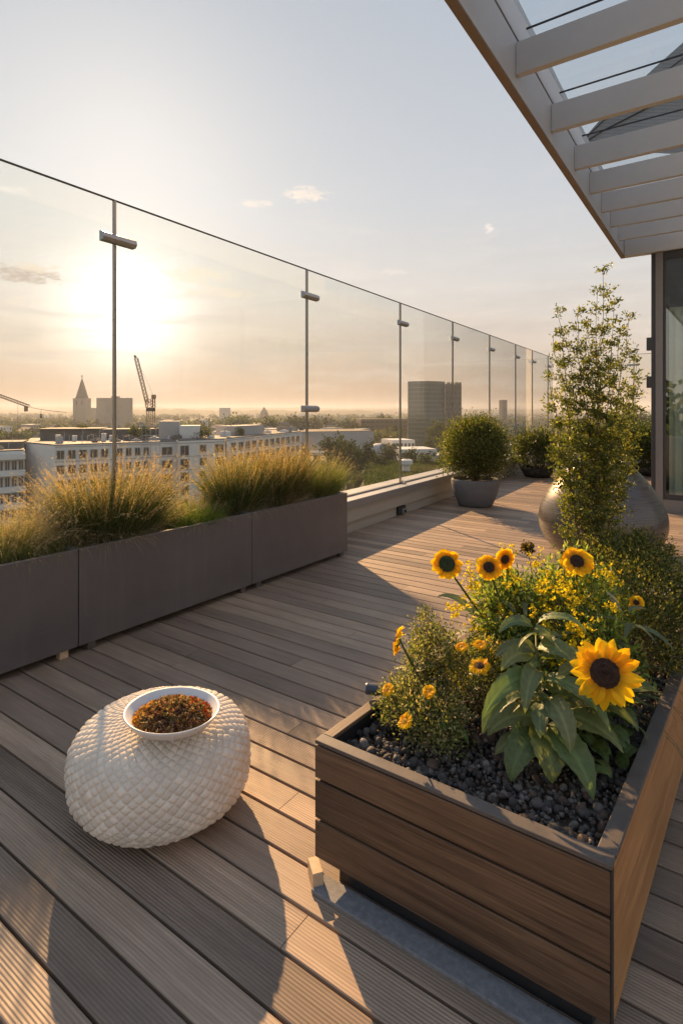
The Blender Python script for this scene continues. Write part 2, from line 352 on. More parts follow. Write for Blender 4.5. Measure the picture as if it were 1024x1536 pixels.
# ------------------------------------------------------------------ parapets
s_end = (YF+.02)/math.cos(RA)
par = empty('parapet', rp(4, 3.5, 0), 'low beige parapet with wide pale coping under the long glass balustrade beside the grey planters', 'parapet wall')
def rbox(s0, s1, d0, d1, z0, z1): return MB().box((s0, d0, z0), (s1, d1, z1), lambda a, b, c: rp(a, b, c))
rbox(-2.5, s_end+.4, 3.28, 3.756, .288, .377).build('coping', M['cap'], bevel=.004, root=par)
rbox(-2.5, s_end+.0, 3.276, 3.279, .292, .372).build('coping_front', M['capf'], root=par)
rbox(-2.5, s_end+.2, 3.315, 3.72, .128, .286).build('fascia', M['fascia'], root=par)
rbox(-2.5, s_end+.2, 3.345, 3.70, -.6, .126).build('skirting', M['fascia'], root=par)
rbox(-2.5, s_end+.4, 3.70, 3.745, -3, .287).build('outer_cladding', M['fascia'], root=par)
px2 = empty('parapet', (0, YF, 0), 'low beige parapet with pale coping closing the far end of the deck', 'parapet wall')
XL = RAIL_X(YF, 3.28)
MB().box((XL, YF, .288), (6, YF+.45, .377)).build('coping', M['cap'], bevel=.004, root=px2)
MB().box((XL+.03, YF+.04, .0), (6, YF+.40, .286)).build('fascia', M['fascia'], root=px2)
MB().box((XL+.03, YF+.38, -3), (6, YF+.42, .28)).build('outer_cladding', M['fascia'], root=px2)
# outlet recess
so = rail_s(603, 3.31)
rec = empty('electric_outlet', rp(so, 3.33, .06), 'small dark power outlet box let into the bottom of the beige parapet', 'outlet')
rbox(so-.11, so+.10, 3.305, 3.34, .012, .118).build('outlet_box', M['dark'], bevel=.003, root=rec)
rbox(so-.02, so+.085, 3.285, 3.304, .02, .085).build('socket', M['clamp'], bevel=.006, root=rec)
MB().tube([rp(so+.03, 3.283, .05), rp(so+.03, 3.268, .05)], .018, 10).build('plug_hole', M['dark'], root=rec)
# ------------------------------------------------------------------ glass balustrade
ps = [rail_s(p) for p in (171.5, 460, 600, 678.7, 734, 773, 798, 821.6)]
ps = [ps[0]-4.5, ps[0]-2.25]+ps
TOPZ = 2.87
bal = empty('glass_balustrade', rp(ps[3], 3.47, .377), 'long tall frameless glass wind screen with steel posts along the left edge of the deck', 'glass balustrade')
def rsec(s0, s1, z0, z1, t0=-.006, t1=.006): return MB().box((s0, 3.47+t0, z0), (s1, 3.47+t1, z1), lambda a, b, c: rp(a, b, c))
allp = ps+[(YF+.2)/math.cos(RA)]
for i in range(len(allp)-1):
    a, b = allp[i]+.012, allp[i+1]-.012
    rsec(a, b, .395, TOPZ-.004).build('glass_panel', M['glass'], root=bal)
    rsec(a-.01, b+.01, TOPZ-.003, TOPZ+.006, -.007, .007).build('top_edge_trim', M['dark'], root=bal)
    rsec(a, b, .379, .394, -.02, .02).build('bottom_channel', M['steel'], root=bal)
for i, s in enumerate(ps):
    rbox(s-.008, s+.008, 3.456, 3.484, .379, TOPZ).build('post', M['steel'], bevel=.003, root=bal)
    rbox(s-.05, s+.05, 3.40, 3.451, .379, .389).build('base_plate', M['steel'], bevel=.002, root=bal)
    b = MB().tube([rp(s, 3.451, .38), rp(s, 3.43, .43)], .008, 8); b.build('bracket', M['steel'], root=bal)
    zs = [2.585]+([1.405] if i == 3 else [])
    for z in zs:
        mb = MB(); hw = .135; prof = [(3.449, -.034), (3.410, -.030), (3.394, -.008), (3.400, .020), (3.428, .035), (3.449, .037)]
        vs = [rp(s-hw, q, z+w) for q, w in prof]+[rp(s+hw, q, z+w) for q, w in prof]; n = len(prof)
        mb.add(vs, [tuple(range(n)), tuple(range(2*n-1, n-1, -1))]+[(k, n+k, n+(k+1) % n, (k+1) % n) for k in range(n)])
        cl = mb.build('clamp', M['clamp'], bevel=.003, root=bal)
        for e in (-.09, .09): MB().tube([rp(s+e, 3.404, z-.002), rp(s+e, 3.398, z-.002)], .008, 10).build('bolt', M['dark'], root=bal)
bal2 = empty('glass_balustrade', (-1.5, YF+.2, .377), 'glass wind screen across the far end of the deck, seen behind the tall shrub', 'glass balustrade')
xs = [RAIL_X(YF+.2, 3.47)+.05+i*2.0 for i in range(6)]
for i in range(5):
    MB().box((xs[i]+.012, YF+.194, .395), (xs[i+1]-.012, YF+.206, TOPZ-.004)).build('glass_panel', M['glass'], root=bal2)
    MB().box((xs[i], YF+.193, TOPZ-.003), (xs[i+1], YF+.207, TOPZ+.006)).build('top_edge_trim', M['dark'], root=bal2)
for x in xs[1:5]:
    MB().box((x-.011, YF+.18, .379), (x+.011, YF+.22, TOPZ)).build('post', M['steel'], root=bal2)
    MB().box((x-.13, YF+.13, 2.56), (x+.13, YF+.179, 2.61)).build('clamp', M['clamp'], bevel=.004, root=bal2)
# ------------------------------------------------------------------ grey planters
XF = -3.09; XB = -3.50
ys = [.36, on_x(118, 900, XF)[1], on_x(378, 900, XF)[1], on_x(521, 800, XF)[1]]
labs = ['grey metal trough planter at the left picture edge holding a pale grass tuft', 'grey metal trough planter holding the big golden grass clump before the first glass post', 'grey metal trough planter at the far end of the row by the beige parapet']
ZT = .596
for i in range(3):
    y0, y1 = ys[i]+.003, ys[i+1]-.003
    r = empty('trough_planter', ((XF+XB)/2, (y0+y1)/2, 0), labs[i], 'planter', 'grey trough planters under the glass screen')
    w = .022
    mb = MB(); mb.box((XF-w, y0, .045), (XF, y1, ZT)); mb.build('front_panel', M['planter'], bevel=.002, root=r)
    mb = MB(); mb.box((XB, y0, .385), (XB+w, y1, ZT)); mb.build('back_panel', M['planter'], bevel=.002, root=r)
    for a, b in ((y0, y0+w), (y1-w, y1)): MB().box((XB+w, a, .045), (XF-w, b, ZT)).build('end_panel', M['planter'], bevel=.002, root=r)
    mb = MB(); mb.box((XF-w-.006, y0, ZT+.001), (XF, y1, ZT+.004)); mb.box((XB, y0, ZT+.001), (XB+w, y1, ZT+.004))
    mb.box((XB+w+.001, y0, ZT+.001), (XF-w-.007, y0+w, ZT+.004)); mb.box((XB+w+.001, y1-w, ZT+.001), (XF-w-.007, y1, ZT+.004)); mb.build('rim', M['planter_edge'], root=r)
    # uneven soil
    nx, ny = 10, 40; V = []; 
    for a in range(nx+1):
        for b in range(ny+1): V.append((XB+w+.001+(XF-XB-2*w-.002)*a/nx, y0+w+.001+(y1-y0-2*w-.002)*b/ny, ZT-.035+random.gauss(0, .006)))
    me = MB().add(V, [(a*(ny+1)+b, (a+1)*(ny+1)+b, (a+1)*(ny+1)+b+1, a*(ny+1)+b+1) for a in range(nx) for b in range(ny)]); me.build('soil', M['soil'], root=r, smooth=True)
    for a in (y0+.06, y1-.1):
        MB().box((XF-.055, a, 0), (XF-.012, a+.05, .044)).build('foot', M['block'] if i == 0 else M['rim'], bevel=.002, root=r)
        MB().box((XF-.2, a, 0), (XF-.14, a+.05, .044)).build('foot', M['rim'], bevel=.002, root=r)
# ------------------------------------------------------------------ grasses in the planters
GREEN = [(.065, .10, .028), (.045, .075, .022), (.085, .115, .035), (.14, .13, .065)]
STRAW = [(.36, .29, .18), (.44, .36, .24), (.28, .22, .13), (.52, .44, .30)]
GOLD = [(.56, .36, .12), (.46, .28, .10), (.60, .43, .19), (.40, .27, .13)]
PINK = [(.50, .36, .26), (.44, .30, .20), (.55, .44, .30)]
def clump(c, n, h, rad, spread, label, gcol, hcol, nh, bend=.35, headfrac=.42, lean=None, hh=1.0, wb=.0032):
    root = empty('ornamental_grass', c, label, 'ornamental grass', 'grass clumps in the grey planters')
    c = np.array(c)
    def base(n):
        a = rng.uniform(0, 2*PI, n); r = rad*np.sqrt(rng.uniform(0, 1, n)); P = c+np.stack([r*np.cos(a)*.55, r*np.sin(a), np.full(n, -.02)], 1)
        P[:, 0] = np.clip(P[:, 0], XB+.03, XF-.03)
        D = np.stack([np.cos(a)*.75, np.sin(a), np.zeros(n)], 1)*(r/rad)[:, None]*spread+rng.normal(0, .20, (n, 3)); D[:, 2] = 1
        if lean is not None: D += np.array(lean)
        return P, D
    P, D = base(n); L = h*rng.uniform(.28, .92, n)
    V, Q, _ = ribbons(P, D, L, wb*rng.uniform(.6, 1.2, n), bend*rng.uniform(.4, 1.6, n), 5)
    cc = np.repeat(pal(n, gcol, jit=.2), 12, 0)
    # dry skirt
    m = n//4; P2, D2 = base(m); D2[:, 2] *= .55; V2, Q2, _ = ribbons(P2, D2, h*rng.uniform(.25, .6, m), wb*.8, .6, 5)
    c2 = np.repeat(pal(m, STRAW, jit=.25)*.8, 12, 0)
    npmesh('blades', np.concatenate([V, V2]), np.concatenate([Q, Q2+len(V)]), M['grassm'], col=np.concatenate([cc, c2]), root=root)
    if nh:
        P, D = base(nh); L = h*hh*rng.uniform(.72, 1.08, nh); seg = 10
        V, Q, pts = ribbons(P, D, L, .0017, bend*.5*rng.uniform(.2, 1.5, nh), seg)
        cc = np.repeat(pal(nh, hcol, jit=.18)*.85, 2*(seg+1), 0)
        Vs, Qs, Cs, off = [V], [Q], [cc], len(V); hc = pal(nh, hcol, jit=.22)
        k0 = int(seg*(1-headfrac))
        for k in range(k0, seg+1):
            p, dd = pts[k]; 
            for rep in range(5):
                pp = p+dd*(L[:, None]/seg)*rng.uniform(-.5, .5, (nh, 1)); bd = dd*.9+rng.normal(0, .55, (nh, 3))
                b = h*.046*rng.uniform(.5, 1.1, nh)*(1.15-.6*(k-k0)/(seg-k0+1))
                v, q, _ = ribbons(pp, bd, b, .0021, .1, 1); Vs.append(v); Qs.append(q+off); off += len(v); Cs.append(np.repeat(hc, 4, 0))
        npmesh('seed_heads', np.concatenate(Vs), np.concatenate(Qs), M['grassm'], col=np.concatenate(Cs), root=root)
    return root
def gx(px, py=700, x=-3.29): q = on_x(px, py, x); return (x, q[1], ZT-.03)
clump(gx(8), 1500, .38, .15, .75, 'short pale green grass tuft in the trough at the left edge of the picture', [(.20, .24, .07), (.15, .20, .05), (.28, .27, .11)], STRAW, 260, .5)
clump((-3.3, 1.58, ZT-.03), 600, .36, .10, .9, 'small straw coloured grass tuft between the pale tuft and the big golden clump', [(.24, .22, .09), (.17, .17, .05)], PINK, 200, .6)
clump(gx(168), 6500, .56, .24, .55, 'biggest ornamental grass clump, dark green base and golden plumes around the first post', GREEN, GOLD+PINK+PINK, 560, .22, .34, hh=1.0)
clump(gx(95), 700, .50, .12, 1.0, 'wispy pinkish grass leaning left over the end of the long trough', [(.22, .19, .08), (.16, .17, .05)], PINK, 170, .5, lean=(0, -.45, 0))
clump(gx(222), 700, .34, .12, .7, 'feathery straw grass on the right flank of the biggest clump', GREEN, PINK+STRAW, 180, .35, lean=(0, .25, 0))
clump(gx(285, x=-3.24), 2600, .27, .20, .8, 'low bright green grass mound between the two tall golden clumps', [(.12, .19, .03), (.16, .22, .05), (.09, .14, .02)], STRAW, 60, .4)
clump(gx(300, x=-3.38), 500, .26, .12, .6, 'soft grey pink grass behind the low green mound', [(.15, .17, .07)], PINK, 150, .3)
clump(gx(358), 4400, .56, .19, .42, 'tall orange gold grass clump left of the second glass post', GREEN, GOLD+STRAW, 430, .2, .34)
clump(gx(418), 4600, .60, .22, .42, 'tall rusty gold grass clump directly in front of the second glass post', GREEN+[(.12, .07, .03)], GOLD+STRAW+[(.36, .17, .08)], 430, .2, .34)
clump(gx(478), 3600, .47, .20, .5, 'yellow green grass clump at the far end of the last trough', [(.14, .17, .04), (.10, .14, .03), (.20, .21, .07)], STRAW, 200, .3)

# ------------------------------------------------------------------ wooden planter box
YB = 1.3277; ZB = .07; ZW = .417; BX0, BX1 = -1.036, -.227; BY1 = 3.42; SK = math.tan(math.radians(2.6))
def bx(x, y, z): return (x+SK*(y-YB), y, z)
box = empty('wooden_planter', ((BX0+BX1)/2, 2.3, 0), 'long brown wooden planter box filled with gravel and sunflowers in the right foreground', 'planter')
zz = [ZB, .183, .302, ZW-.012]
for i in range(3):
    a, b = zz[i]+(.004 if i else 0), zz[i+1]-.003
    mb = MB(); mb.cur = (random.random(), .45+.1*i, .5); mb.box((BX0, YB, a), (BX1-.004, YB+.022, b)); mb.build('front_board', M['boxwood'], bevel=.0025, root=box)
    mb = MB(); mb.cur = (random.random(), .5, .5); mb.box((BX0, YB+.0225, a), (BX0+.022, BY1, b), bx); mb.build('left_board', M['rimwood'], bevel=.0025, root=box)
mb = MB(); mb.cur = (.3, .5, .5); mb.box((BX1-.024, YB+.0225, ZB), (BX1, BY1, ZW-.012), bx); mb.build('right_panel', M['boxside_lit'], bevel=.002, root=box)  # reflected sunlight is painted into this panel's colour
mb = MB(); mb.box((BX1-.0035, YB+.001, ZB-.01), (BX1-.0005, YB+.0215, ZW-.013)); mb.build('corner_trim', M['dark'], root=box)
mb = MB(); mb.cur = (.6, .5, .5); mb.box((BX0+.023, BY1-.022, ZB), (BX1-.025, BY1, ZW-.012), bx); mb.build('back_board', M['boxside_lit'], root=box)
mb = MB(); mb.box((BX0, YB+.0005, ZW-.0115), (BX1, YB+.040, ZW)); mb.build('rim', M['rim'], bevel=.002, root=box)
mb = MB(); mb.box((BX1-.040, YB+.041, ZW-.0115), (BX1, BY1, ZW), bx); mb.box((BX0+.041, BY1-.04, ZW-.0115), (BX1-.041, BY1, ZW), bx); mb.build('rim', M['rim'], bevel=.002, root=box)
mb = MB(); mb.box((BX0, YB+.041, ZW-.0115), (BX0+.034, BY1, ZW), bx); mb.build('rim', M['rimwood'], bevel=.002, root=box)
mb = MB(); mb.box((BX0+.024, YB+.024, ZB+.01), (BX0+.030, BY1-.024, ZW-.014), bx); mb.box((BX1-.032, YB+.024, ZB+.01), (BX1-.026, BY1-.024, ZW-.014), bx)
mb.box((BX0+.031, YB+.024, ZB+.01), (BX1-.033, YB+.030, ZW-.014)); mb.build('liner', M['dark'], root=box)
mb = MB(); mb.box((BX0+.06, YB+.040, .0), (BX1-.05, BY1-.06, ZB-.002), bx); mb.build('base_frame', M['dark'], root=box)  # dark base set forward so the shaded gap under the box is black
ZS = .372
nx, ny = 30, 70; V = []
for a in range(nx+1):
    for b in range(ny+1):
        V.append(bx(BX0+.031+(BX1-BX0-.064)*a/nx, YB+.031+(BY1-YB-.056)*b/ny, ZS-.014+random.gauss(0, .004)+.012*math.sin(a*.5)*math.cos(b*.31)))
MB().add(V, [(a*(ny+1)+b, (a+1)*(ny+1)+b, (a+1)*(ny+1)+b+1, a*(ny+1)+b+1) for a in range(nx) for b in range(ny)]).build('soil', M['soil'], root=box, smooth=True)
MB().box((BX0+.02, 1.284, .001), (BX1-.02, 1.350, .013)).build('stone_strip', M['slab'], bevel=.002); o = bpy.data.objects['stone_strip']
tag(o, 'narrow grey stone strip on the deck under the front edge of the wooden planter', 'stone strip')
blk = MB().box((-.035, -.016, 0), (.03, .016, .048)).box((-.04, -.014, 0), (-.0355, .01, .02)).build('wood_block', M['block'], bevel=.004)
blk.location = (-1.028, 1.322, .002); blk.rotation_euler = (0, 0, math.radians(-38)); tag(blk, 'small raw wood wedge under the left front corner of the wooden planter', 'wood block')
# gravel
def rocks(n, P, r, mat, name, cols, root=None, sub=1):
    import bmesh
    bm = bmesh.new(); bmesh.ops.create_icosphere(bm, subdivisions=sub+1, radius=1); bv = np.array([v.co[:] for v in bm.verts]); bf = np.array([[v.index for v in f.verts] for f in bm.faces]); bm.free()
    nv = len(bv); lump = 1+.16*np.sin(bv[None]*rng.uniform(1.5, 3.5, (n, 1, 3))+rng.uniform(0, 6, (n, 1, 3))).sum(2, keepdims=True)*.6
    sc = r[:, None, None]*rng.uniform(.65, 1.25, (n, 1, 3)); V = bv[None]*lump*sc
    a = rng.uniform(0, 2*PI, n); ca, sa = np.cos(a)[:, None], np.sin(a)[:, None]; b = rng.uniform(-.7, .7, n); cb, sb = np.cos(b)[:, None], np.sin(b)[:, None]
    X = V[..., 0]*ca-V[..., 1]*sa; Y = V[..., 0]*sa+V[..., 1]*ca; Z = V[..., 2]; X, Z = X*cb-Z*sb, X*sb+Z*cb
    V = np.stack([X, Y, Z], -1)+P[:, None]; Fc = (bf[None]+(np.arange(n)*nv)[:, None, None]).reshape(-1, 3)
    return npmesh(name, V.reshape(-1, 3), Fc, mat, col=np.repeat(pal(n, cols, jit=.25), nv, 0), smooth=True, root=root)
m, t, out = newmat('gravel_stone'); c = t.mix(t.rng(t.noise(t.pos(), 120, 4, .7), .35, .7, 0, .6), t.attr('tint'), (.035, .032, .03))
principled(t, out, c, .75, 0, t.bump(t.noise(t.pos(), 260, 4, .7), .6, .002)); M['gravel'] = m
n = 8500; X = rng.uniform(BX0+.036, BX1-.04, n); Y = YB+.036+(BY1-YB-.08)*rng.uniform(0, 1, n)**1.5
r = np.clip(rng.lognormal(math.log(.0050), .5, n), .003, .017)
P = np.stack([X+SK*(Y-YB), Y, ZS-.010+rng.uniform(0, .010, n)+r*.3], 1)
tag(rocks(n, P, r, M['gravel'], 'gravel', [(.072, .064, .058), (.05, .043, .038), (.10, .09, .08), (.09, .055, .038), (.034, .028, .024), (.17, .155, .135)]), 'dark grey pebbles covering the soil of the wooden planter', 'gravel', kind='stuff')

# ------------------------------------------------------------------ plants in the wooden box
def leafgrid(mb, base, az, length, width, rise, droop, twist=0.0, fold=.18, nu=9, wav=.02):
    base = np.array(base, float); f = np.array([math.cos(az), math.sin(az), 0]); sd0 = np.array([-math.sin(az), math.cos(az), 0])
    nv = 4; V = []; p = base.copy(); an = rise
    for i in range(nu+1):
        u = i/nu; d = f*math.cos(an)+UP*math.sin(an); nrm = -f*math.sin(an)+UP*math.cos(an)
        sd = sd0*math.cos(twist)+nrm*math.sin(twist)
        w = width*.5*(math.sin(PI*min(1, u**.72*.98+.02))**.8+.02 if u > .08 else .07)*(1+.07*math.sin(i*2.6+width*900))
        for j in range(-nv, nv+1):
            q = j/nv; V.append(p+sd*w*q+nrm*(abs(q)*w*fold+wav*w*8*math.sin(u*11+j*1.7)*abs(q)*.35))
        p = p+d*length/nu; an -= droop/nu
    k = 2*nv+1; cur = mb.cur; mb.cur = None; cc = np.array(cur if cur is not None else (.1, .1, .05)); sp = random.uniform(0, 9)
    for i in range(nu+1):
        for j in range(-nv, nv+1):
            g = 1.75 if j == 0 else 1+.16*math.sin(i*2.4+abs(j)*1.3+sp)
            e_ = (abs(j) == nv)*random.random()*.6*(i/nu); mb.c.append(tuple(cc*g*(1-e_)+np.array((.16, .12, .045))*e_))
    mb.add(V, [(i*k+j, i*k+j+1, (i+1)*k+j+1, (i+1)*k+j) for i in range(nu) for j in range(k-1)])
def bigleafmat():
    m, t, out = newmat('big_leaf'); c = t.attr('tint'); co = t.pos()
    c2 = t.mix(t.rng(t.noise(co, 18, 5, .6), .35, .7, 0, .45), c, (.19, .21, .08))
    vein = t.n.new('ShaderNodeTexVoronoi'); vein.feature = 'DISTANCE_TO_EDGE'; t.put(vein.inputs['Vector'], co); vein.inputs['Scale'].default_value = 60
    vv = t.rng(vein.outputs[0], 0, .08, .35, 0); c2 = t.mix(vv, c2, (.20, .23, .10))
    p = principled(t, None, c2, .48, 0, t.bump(t.m('ADD', vein.outputs[0], t.noise(co, 45, 4)), .5, .004)); p.inputs['Specular IOR Level'].default_value = .45
    tr = t.n.new('ShaderNodeBsdfTranslucent'); t.put(tr.inputs[0], t.mix(1.0, c2, (1.5, 1.6, .5), 'MULTIPLY'))
    mx = t.n.new('ShaderNodeMixShader'); mx.inputs[0].default_value = .35
    t.l.new(p.outputs[0], mx.inputs[1]); t.l.new(tr.outputs[0], mx.inputs[2]); t.l.new(mx.outputs[0], out.inputs[0]); return m
M['bigleaf'] = bigleafmat()
M['disc'] = simple('seed_disc', (.045, .018, .007), .85, 0, .5, 120, 1.0, 500)
M['discgreen'] = simple('seed_disc_green', (.035, .05, .012), .85, 0, .5, 120, 1.0, 500)
M['discyel'] = simple('seed_disc_yellow', (.60, .33, .02), .85, 0, .3, 120, 1.0, 500)
YEL = [(.88, .56, .015), (.92, .64, .02), (.84, .47, .012)]
def head(root, c, nrm, D, npet, disc=.34, layers=2, green=False, cup=.1, wk=1.0, short=0):
    c = np.array(c, float); nrm = unit(np.array(nrm, float)); a = unit(np.cross(nrm, [0.1, 0, 1.0])); b = np.cross(nrm, a); R = D/2; rd = R*disc
    def fr(x, y, z): return c+a*x+b*y+nrm*z
    for ly in range(layers):
        k = npet
        for i in range(k):
            an = 2*PI*(i+.5*ly)/k+random.gauss(0, .08); L = (R-rd*.75)*random.uniform(.84, 1.06)*(1-.08*ly); w = 2*PI*R/k*.74*random.uniform(.85, 1.2)*wk
            cu = cup+random.gauss(0, .10); tw = random.gauss(0, .25); V = []; nu = 7; mb = MB(); cc = YEL[random.randrange(3)]; mb.cur = None
            cols = []
            for q in range(nu+1):
                u = q/nu; ww = w*.5*(math.sin(PI*(u*.86+.12))**.75 if u < 1 else .04); rr = rd*.75+L*u; zz = -.003*ly+L*(cu*u-.22*u*u*random.uniform(.8, 1.2)*(1+short))
                for j in (-1, -.5, 0, .5, 1):
                    x = math.cos(an)*rr-math.sin(an)*ww*j; y = math.sin(an)*rr+math.cos(an)*ww*j
                    V.append(fr(x, y, zz+ww*(abs(j)*.28)+ww*j*tw*u)); g = max(0, 1-u*2.6); cols.append(tuple(np.array(cc)*(1-g*.35)*(1, 1-.35*g, 1)))
            mb.add(V, [(q*5+j, q*5+j+1, (q+1)*5+j+1, (q+1)*5+j) for q in range(nu) for j in range(4)]); mb.c = cols
            mb.build('petal', M['petal'], smooth=True, root=root)
    mb = MB(); V = []; n = 28; rings = 9
    for i in range(rings+1):
        r = rd*(1-(i/rings)); z = rd*.30*math.sqrt(max(0, 1-(r/rd)**2))+rd*.06*math.sin(i*2.1)
        for k in range(n): V.append(fr(r*math.cos(2*PI*k/n)*(1+random.gauss(0, .02)), r*math.sin(2*PI*k/n), z+random.gauss(0, rd*.03)))
    for k in range(n): V.append(fr(rd*.9*math.cos(2*PI*k/n), rd*.9*math.sin(2*PI*k/n), -rd*.12))
    fs = [(i*n+k, i*n+(k+1) % n, (i+1)*n+(k+1) % n, (i+1)*n+k) for i in range(rings) for k in range(n)]
    fs += [((rings+1)*n+(k+1) % n, (rings+1)*n+k, k, (k+1) % n)[::-1] for k in range(n)]
    mb.add(V, fs).build('seed_disc', M['discgreen'] if green else (M['discyel'] if D < .055 else M['disc']), smooth=True, root=root)
    mb = MB(); V = [fr(rd*1.0*math.cos(2*PI*k/16), rd*1.0*math.sin(2*PI*k/16), -rd*.14) for k in range(16)]+[fr(rd*.3*math.cos(2*PI*k/16), rd*.3*math.sin(2*PI*k/16), -rd*.6) for k in range(16)]
    mb.add(V, [(k, (k+1) % 16, 16+(k+1) % 16, 16+k) for k in range(16)]+[tuple(range(16, 32))])
    for k in range(14):
        an = 2*PI*k/14; mb.add([fr(rd*.9*math.cos(an-.2), rd*.9*math.sin(an-.2), -rd*.2), fr(rd*.9*math.cos(an+.2), rd*.9*math.sin(an+.2), -rd*.2), fr(rd*1.7*math.cos(an), rd*1.7*math.sin(an), -rd*.35)], [(0, 1, 2)])
    mb.build('calyx', M['stem'], root=root)
    return c-nrm*rd*.6
def stemcurve(p0, p1, arch=.05, n=7):
    p0, p1 = np.array(p0, float), np.array(p1, float); out = []
    for i in range(n+1):
        u = i/n; q = p0*(1-u)+p1*u; q = q+np.array([arch*math.sin(PI*u)*.6, arch*.3*math.sin(2*PI*u), 0]); q[2] = p0[2]+(p1[2]-p0[2])*(u**.85); out.append(q)
    return out
def flower(px, py, Z, D, npet, nrm, label, base, cat='sunflower', name='sunflower', disc=.34, group=None, leaves=3, **kw):
    c = at_depth(px, py, Z); base = np.array(base, float)
    root = empty(name, base, label, cat, group)
    e = head(root, c, nrm, D, npet, disc, **kw)
    pts = stemcurve(base, e, .02); rr = .0045 if D > .08 else .0026
    MB().tube(pts, [rr*(1.2-.4*i/7) for i in range(8)], 7).build('stem', M['stem'], smooth=True, root=root)
    for k in range(leaves):
        mb = MB(); mb.cur = tuple(np.array((.05, .085, .02))*random.uniform(.8, 1.4)); p = pts[2+k*(5//max(1, leaves))]
        leafgrid(mb, p, random.uniform(0, 2*PI), D*random.uniform(.7, 1.1)+.02, D*.45+.012, .5, 1.2); mb.build('leaf', M['bigleaf'], smooth=True, root=root)
    return root
toC = lambda px, py, up=0, side=0: tuple(-unit(dirv(px, py))+np.array([0, 0, up])+RD*side)
flower(907, 1010, 1.50, .182, 15, toC(907, 1010, .05, .05), 'largest sunflower, wide open pointed yellow petals and dark brown centre facing the camera', (-.42, 1.78, ZS), disc=.42, group='sunflowers in the wooden planter', leaves=4, cup=.12)
flower(670, 846, 2.05, .118, 12, toC(670, 846, .25, .25), 'sunflower with dark green centre, leftmost of the tall ones above the deck', (-.80, 2.25, ZS), disc=.52, green=True, group='sunflowers in the wooden planter', wk=1.3)
flower(733, 851, 1.93, .095, 11, toC(733, 851, .35, .2), 'blunt petalled sunflower in front of a second bloom atop the yellow bush', (-.72, 2.2, ZS), disc=.42, group='sunflowers in the wooden planter', wk=1.45)
flower(757, 839, 2.02, .085, 11, toC(757, 839, -.3, .5), 'partly hidden sunflower just behind the blunt petalled one at the top of the yellow bush', (-.70, 2.3, ZS), disc=.4, group='sunflowers in the wooden planter', wk=1.4)
flower(865, 842, 1.98, .118, 11, toC(865, 842, .5, .25), 'sunflower with rounded petals below the trunk of the tall shrub', (-.56, 2.4, ZS), disc=.42, group='sunflowers in the wooden planter', wk=1.5)
flower(954, 904, 2.0, .056, 9, toC(954, 904, .3, -.1), 'small lone orange bloom in the dark shrub right of the yellow bush', (-.34, 2.3, ZS), disc=.36, group='small yellow blooms in the wooden planter', wk=1.6, leaves=1)
flower(595, 961, 1.85, .105, 13, tuple(-RD*.9+UP*.15+VD*.25), 'ragged orange sunflower seen from the side at the left end of the wooden planter', (-.93, 1.80, ZS), disc=.42, group='sunflowers in the wooden planter', wk=1.2, short=.6)
flower(719, 999, 1.72, .072, 12, toC(719, 999, 2.6, -.3), 'orange bloom seen edge on beside the big folded leaves', (-.72, 1.95, ZS), disc=.4, group='small yellow blooms in the wooden planter', wk=1.3, leaves=1)
flower(692, 970, 1.8, .046, 9, toC(692, 970, 3, -.6), 'little yellow bloom lying above the small leaved bush, left one of a pair', (-.78, 2.0, ZS), disc=.3, group='small yellow blooms in the wooden planter', wk=1.5, leaves=1)
flower(720, 967, 1.8, .05, 9, toC(720, 967, 4, .3), 'little flat yellow bloom, right one of the pair above the small leaved bush', (-.75, 2.05, ZS), disc=.25, group='small yellow blooms in the wooden planter', wk=1.5, leaves=1)
flower(643, 1037, 1.62, .044, 8, toC(643, 1037, 2, -.6), 'round yellow bud in the middle of the small leaved bush at the front', (-.84, 1.68, ZS), disc=.25, group='small yellow blooms in the wooden planter', wk=1.8, leaves=1)
flower(581, 1034, 1.72, .045, 9, toC(581, 1034, 1.2, -1.4), 'small yellow bloom at the left rim of the wooden planter next to the dark tube', (-.95, 1.66, ZS), disc=.3, group='small yellow blooms in the wooden planter', wk=1.5, leaves=1)
flower(607, 1082, 1.57, .052, 11, toC(607, 1082, 1.5, -1.6), 'lowest orange bloom, seen side on close to the gravel at the front left', (-.88, 1.55, ZS), disc=.35, group='small yellow blooms in the wooden planter', wk=1.2, leaves=1)

def bush(root, C, R, n, L, W, cols, w=None, mat='leaf', up=.3, twigs=40, shell=.45, name='foliage', twr=.0016, flat=1.0):
    """leaf clumps on twigs fanning from the base through an ellipsoid volume"""
    C = np.array(C, float); R = np.array(R, float); nc = max(12, n//26)
    dd = unit(rng.normal(size=(nc, 3))); dd[:, 2] = np.where(dd[:, 2] < -.55, -dd[:, 2], dd[:, 2]); rr = rng.uniform(shell, 1.0, (nc, 1))**.6*(1+rng.normal(0, .09, (nc, 1))); cc = C+dd*rr*R
    idx = rng.integers(0, nc, n); sp = R.mean()*.17; P = cc[idx]+rng.normal(0, sp, (n, 3)); out = unit(P-C)
    D = out+rng.normal(0, .75, (n, 3)); D[:, 2] += up; V, Fc = leaf_cloud(P, D, L*rng.uniform(.6, 1.25, n), W*rng.uniform(.7, 1.2, n))
    tone = np.exp(rng.normal(0, .16, nc))[idx][:, None]
    o = npmesh(name, V, Fc, M[mat], col=np.repeat(pal(n, cols, w)*tone, 4, 0), root=root)
    if twigs:
        mb = MB(); b0 = np.array([C[0], C[1], C[2]-R[2]*.98])
        for i in range(twigs):
            e = cc[random.randrange(nc)]; mid = (b0+e)/2+rng.normal(0, R.mean()*.08, 3); mb.tube([b0+rng.normal(0, R.mean()*.06, 3)*(1, 1, 0), mid, e], [twr*1.6, twr, twr*.5], 5, cap=False)
        mb.build('stem', M['twig'], root=root)
    return o
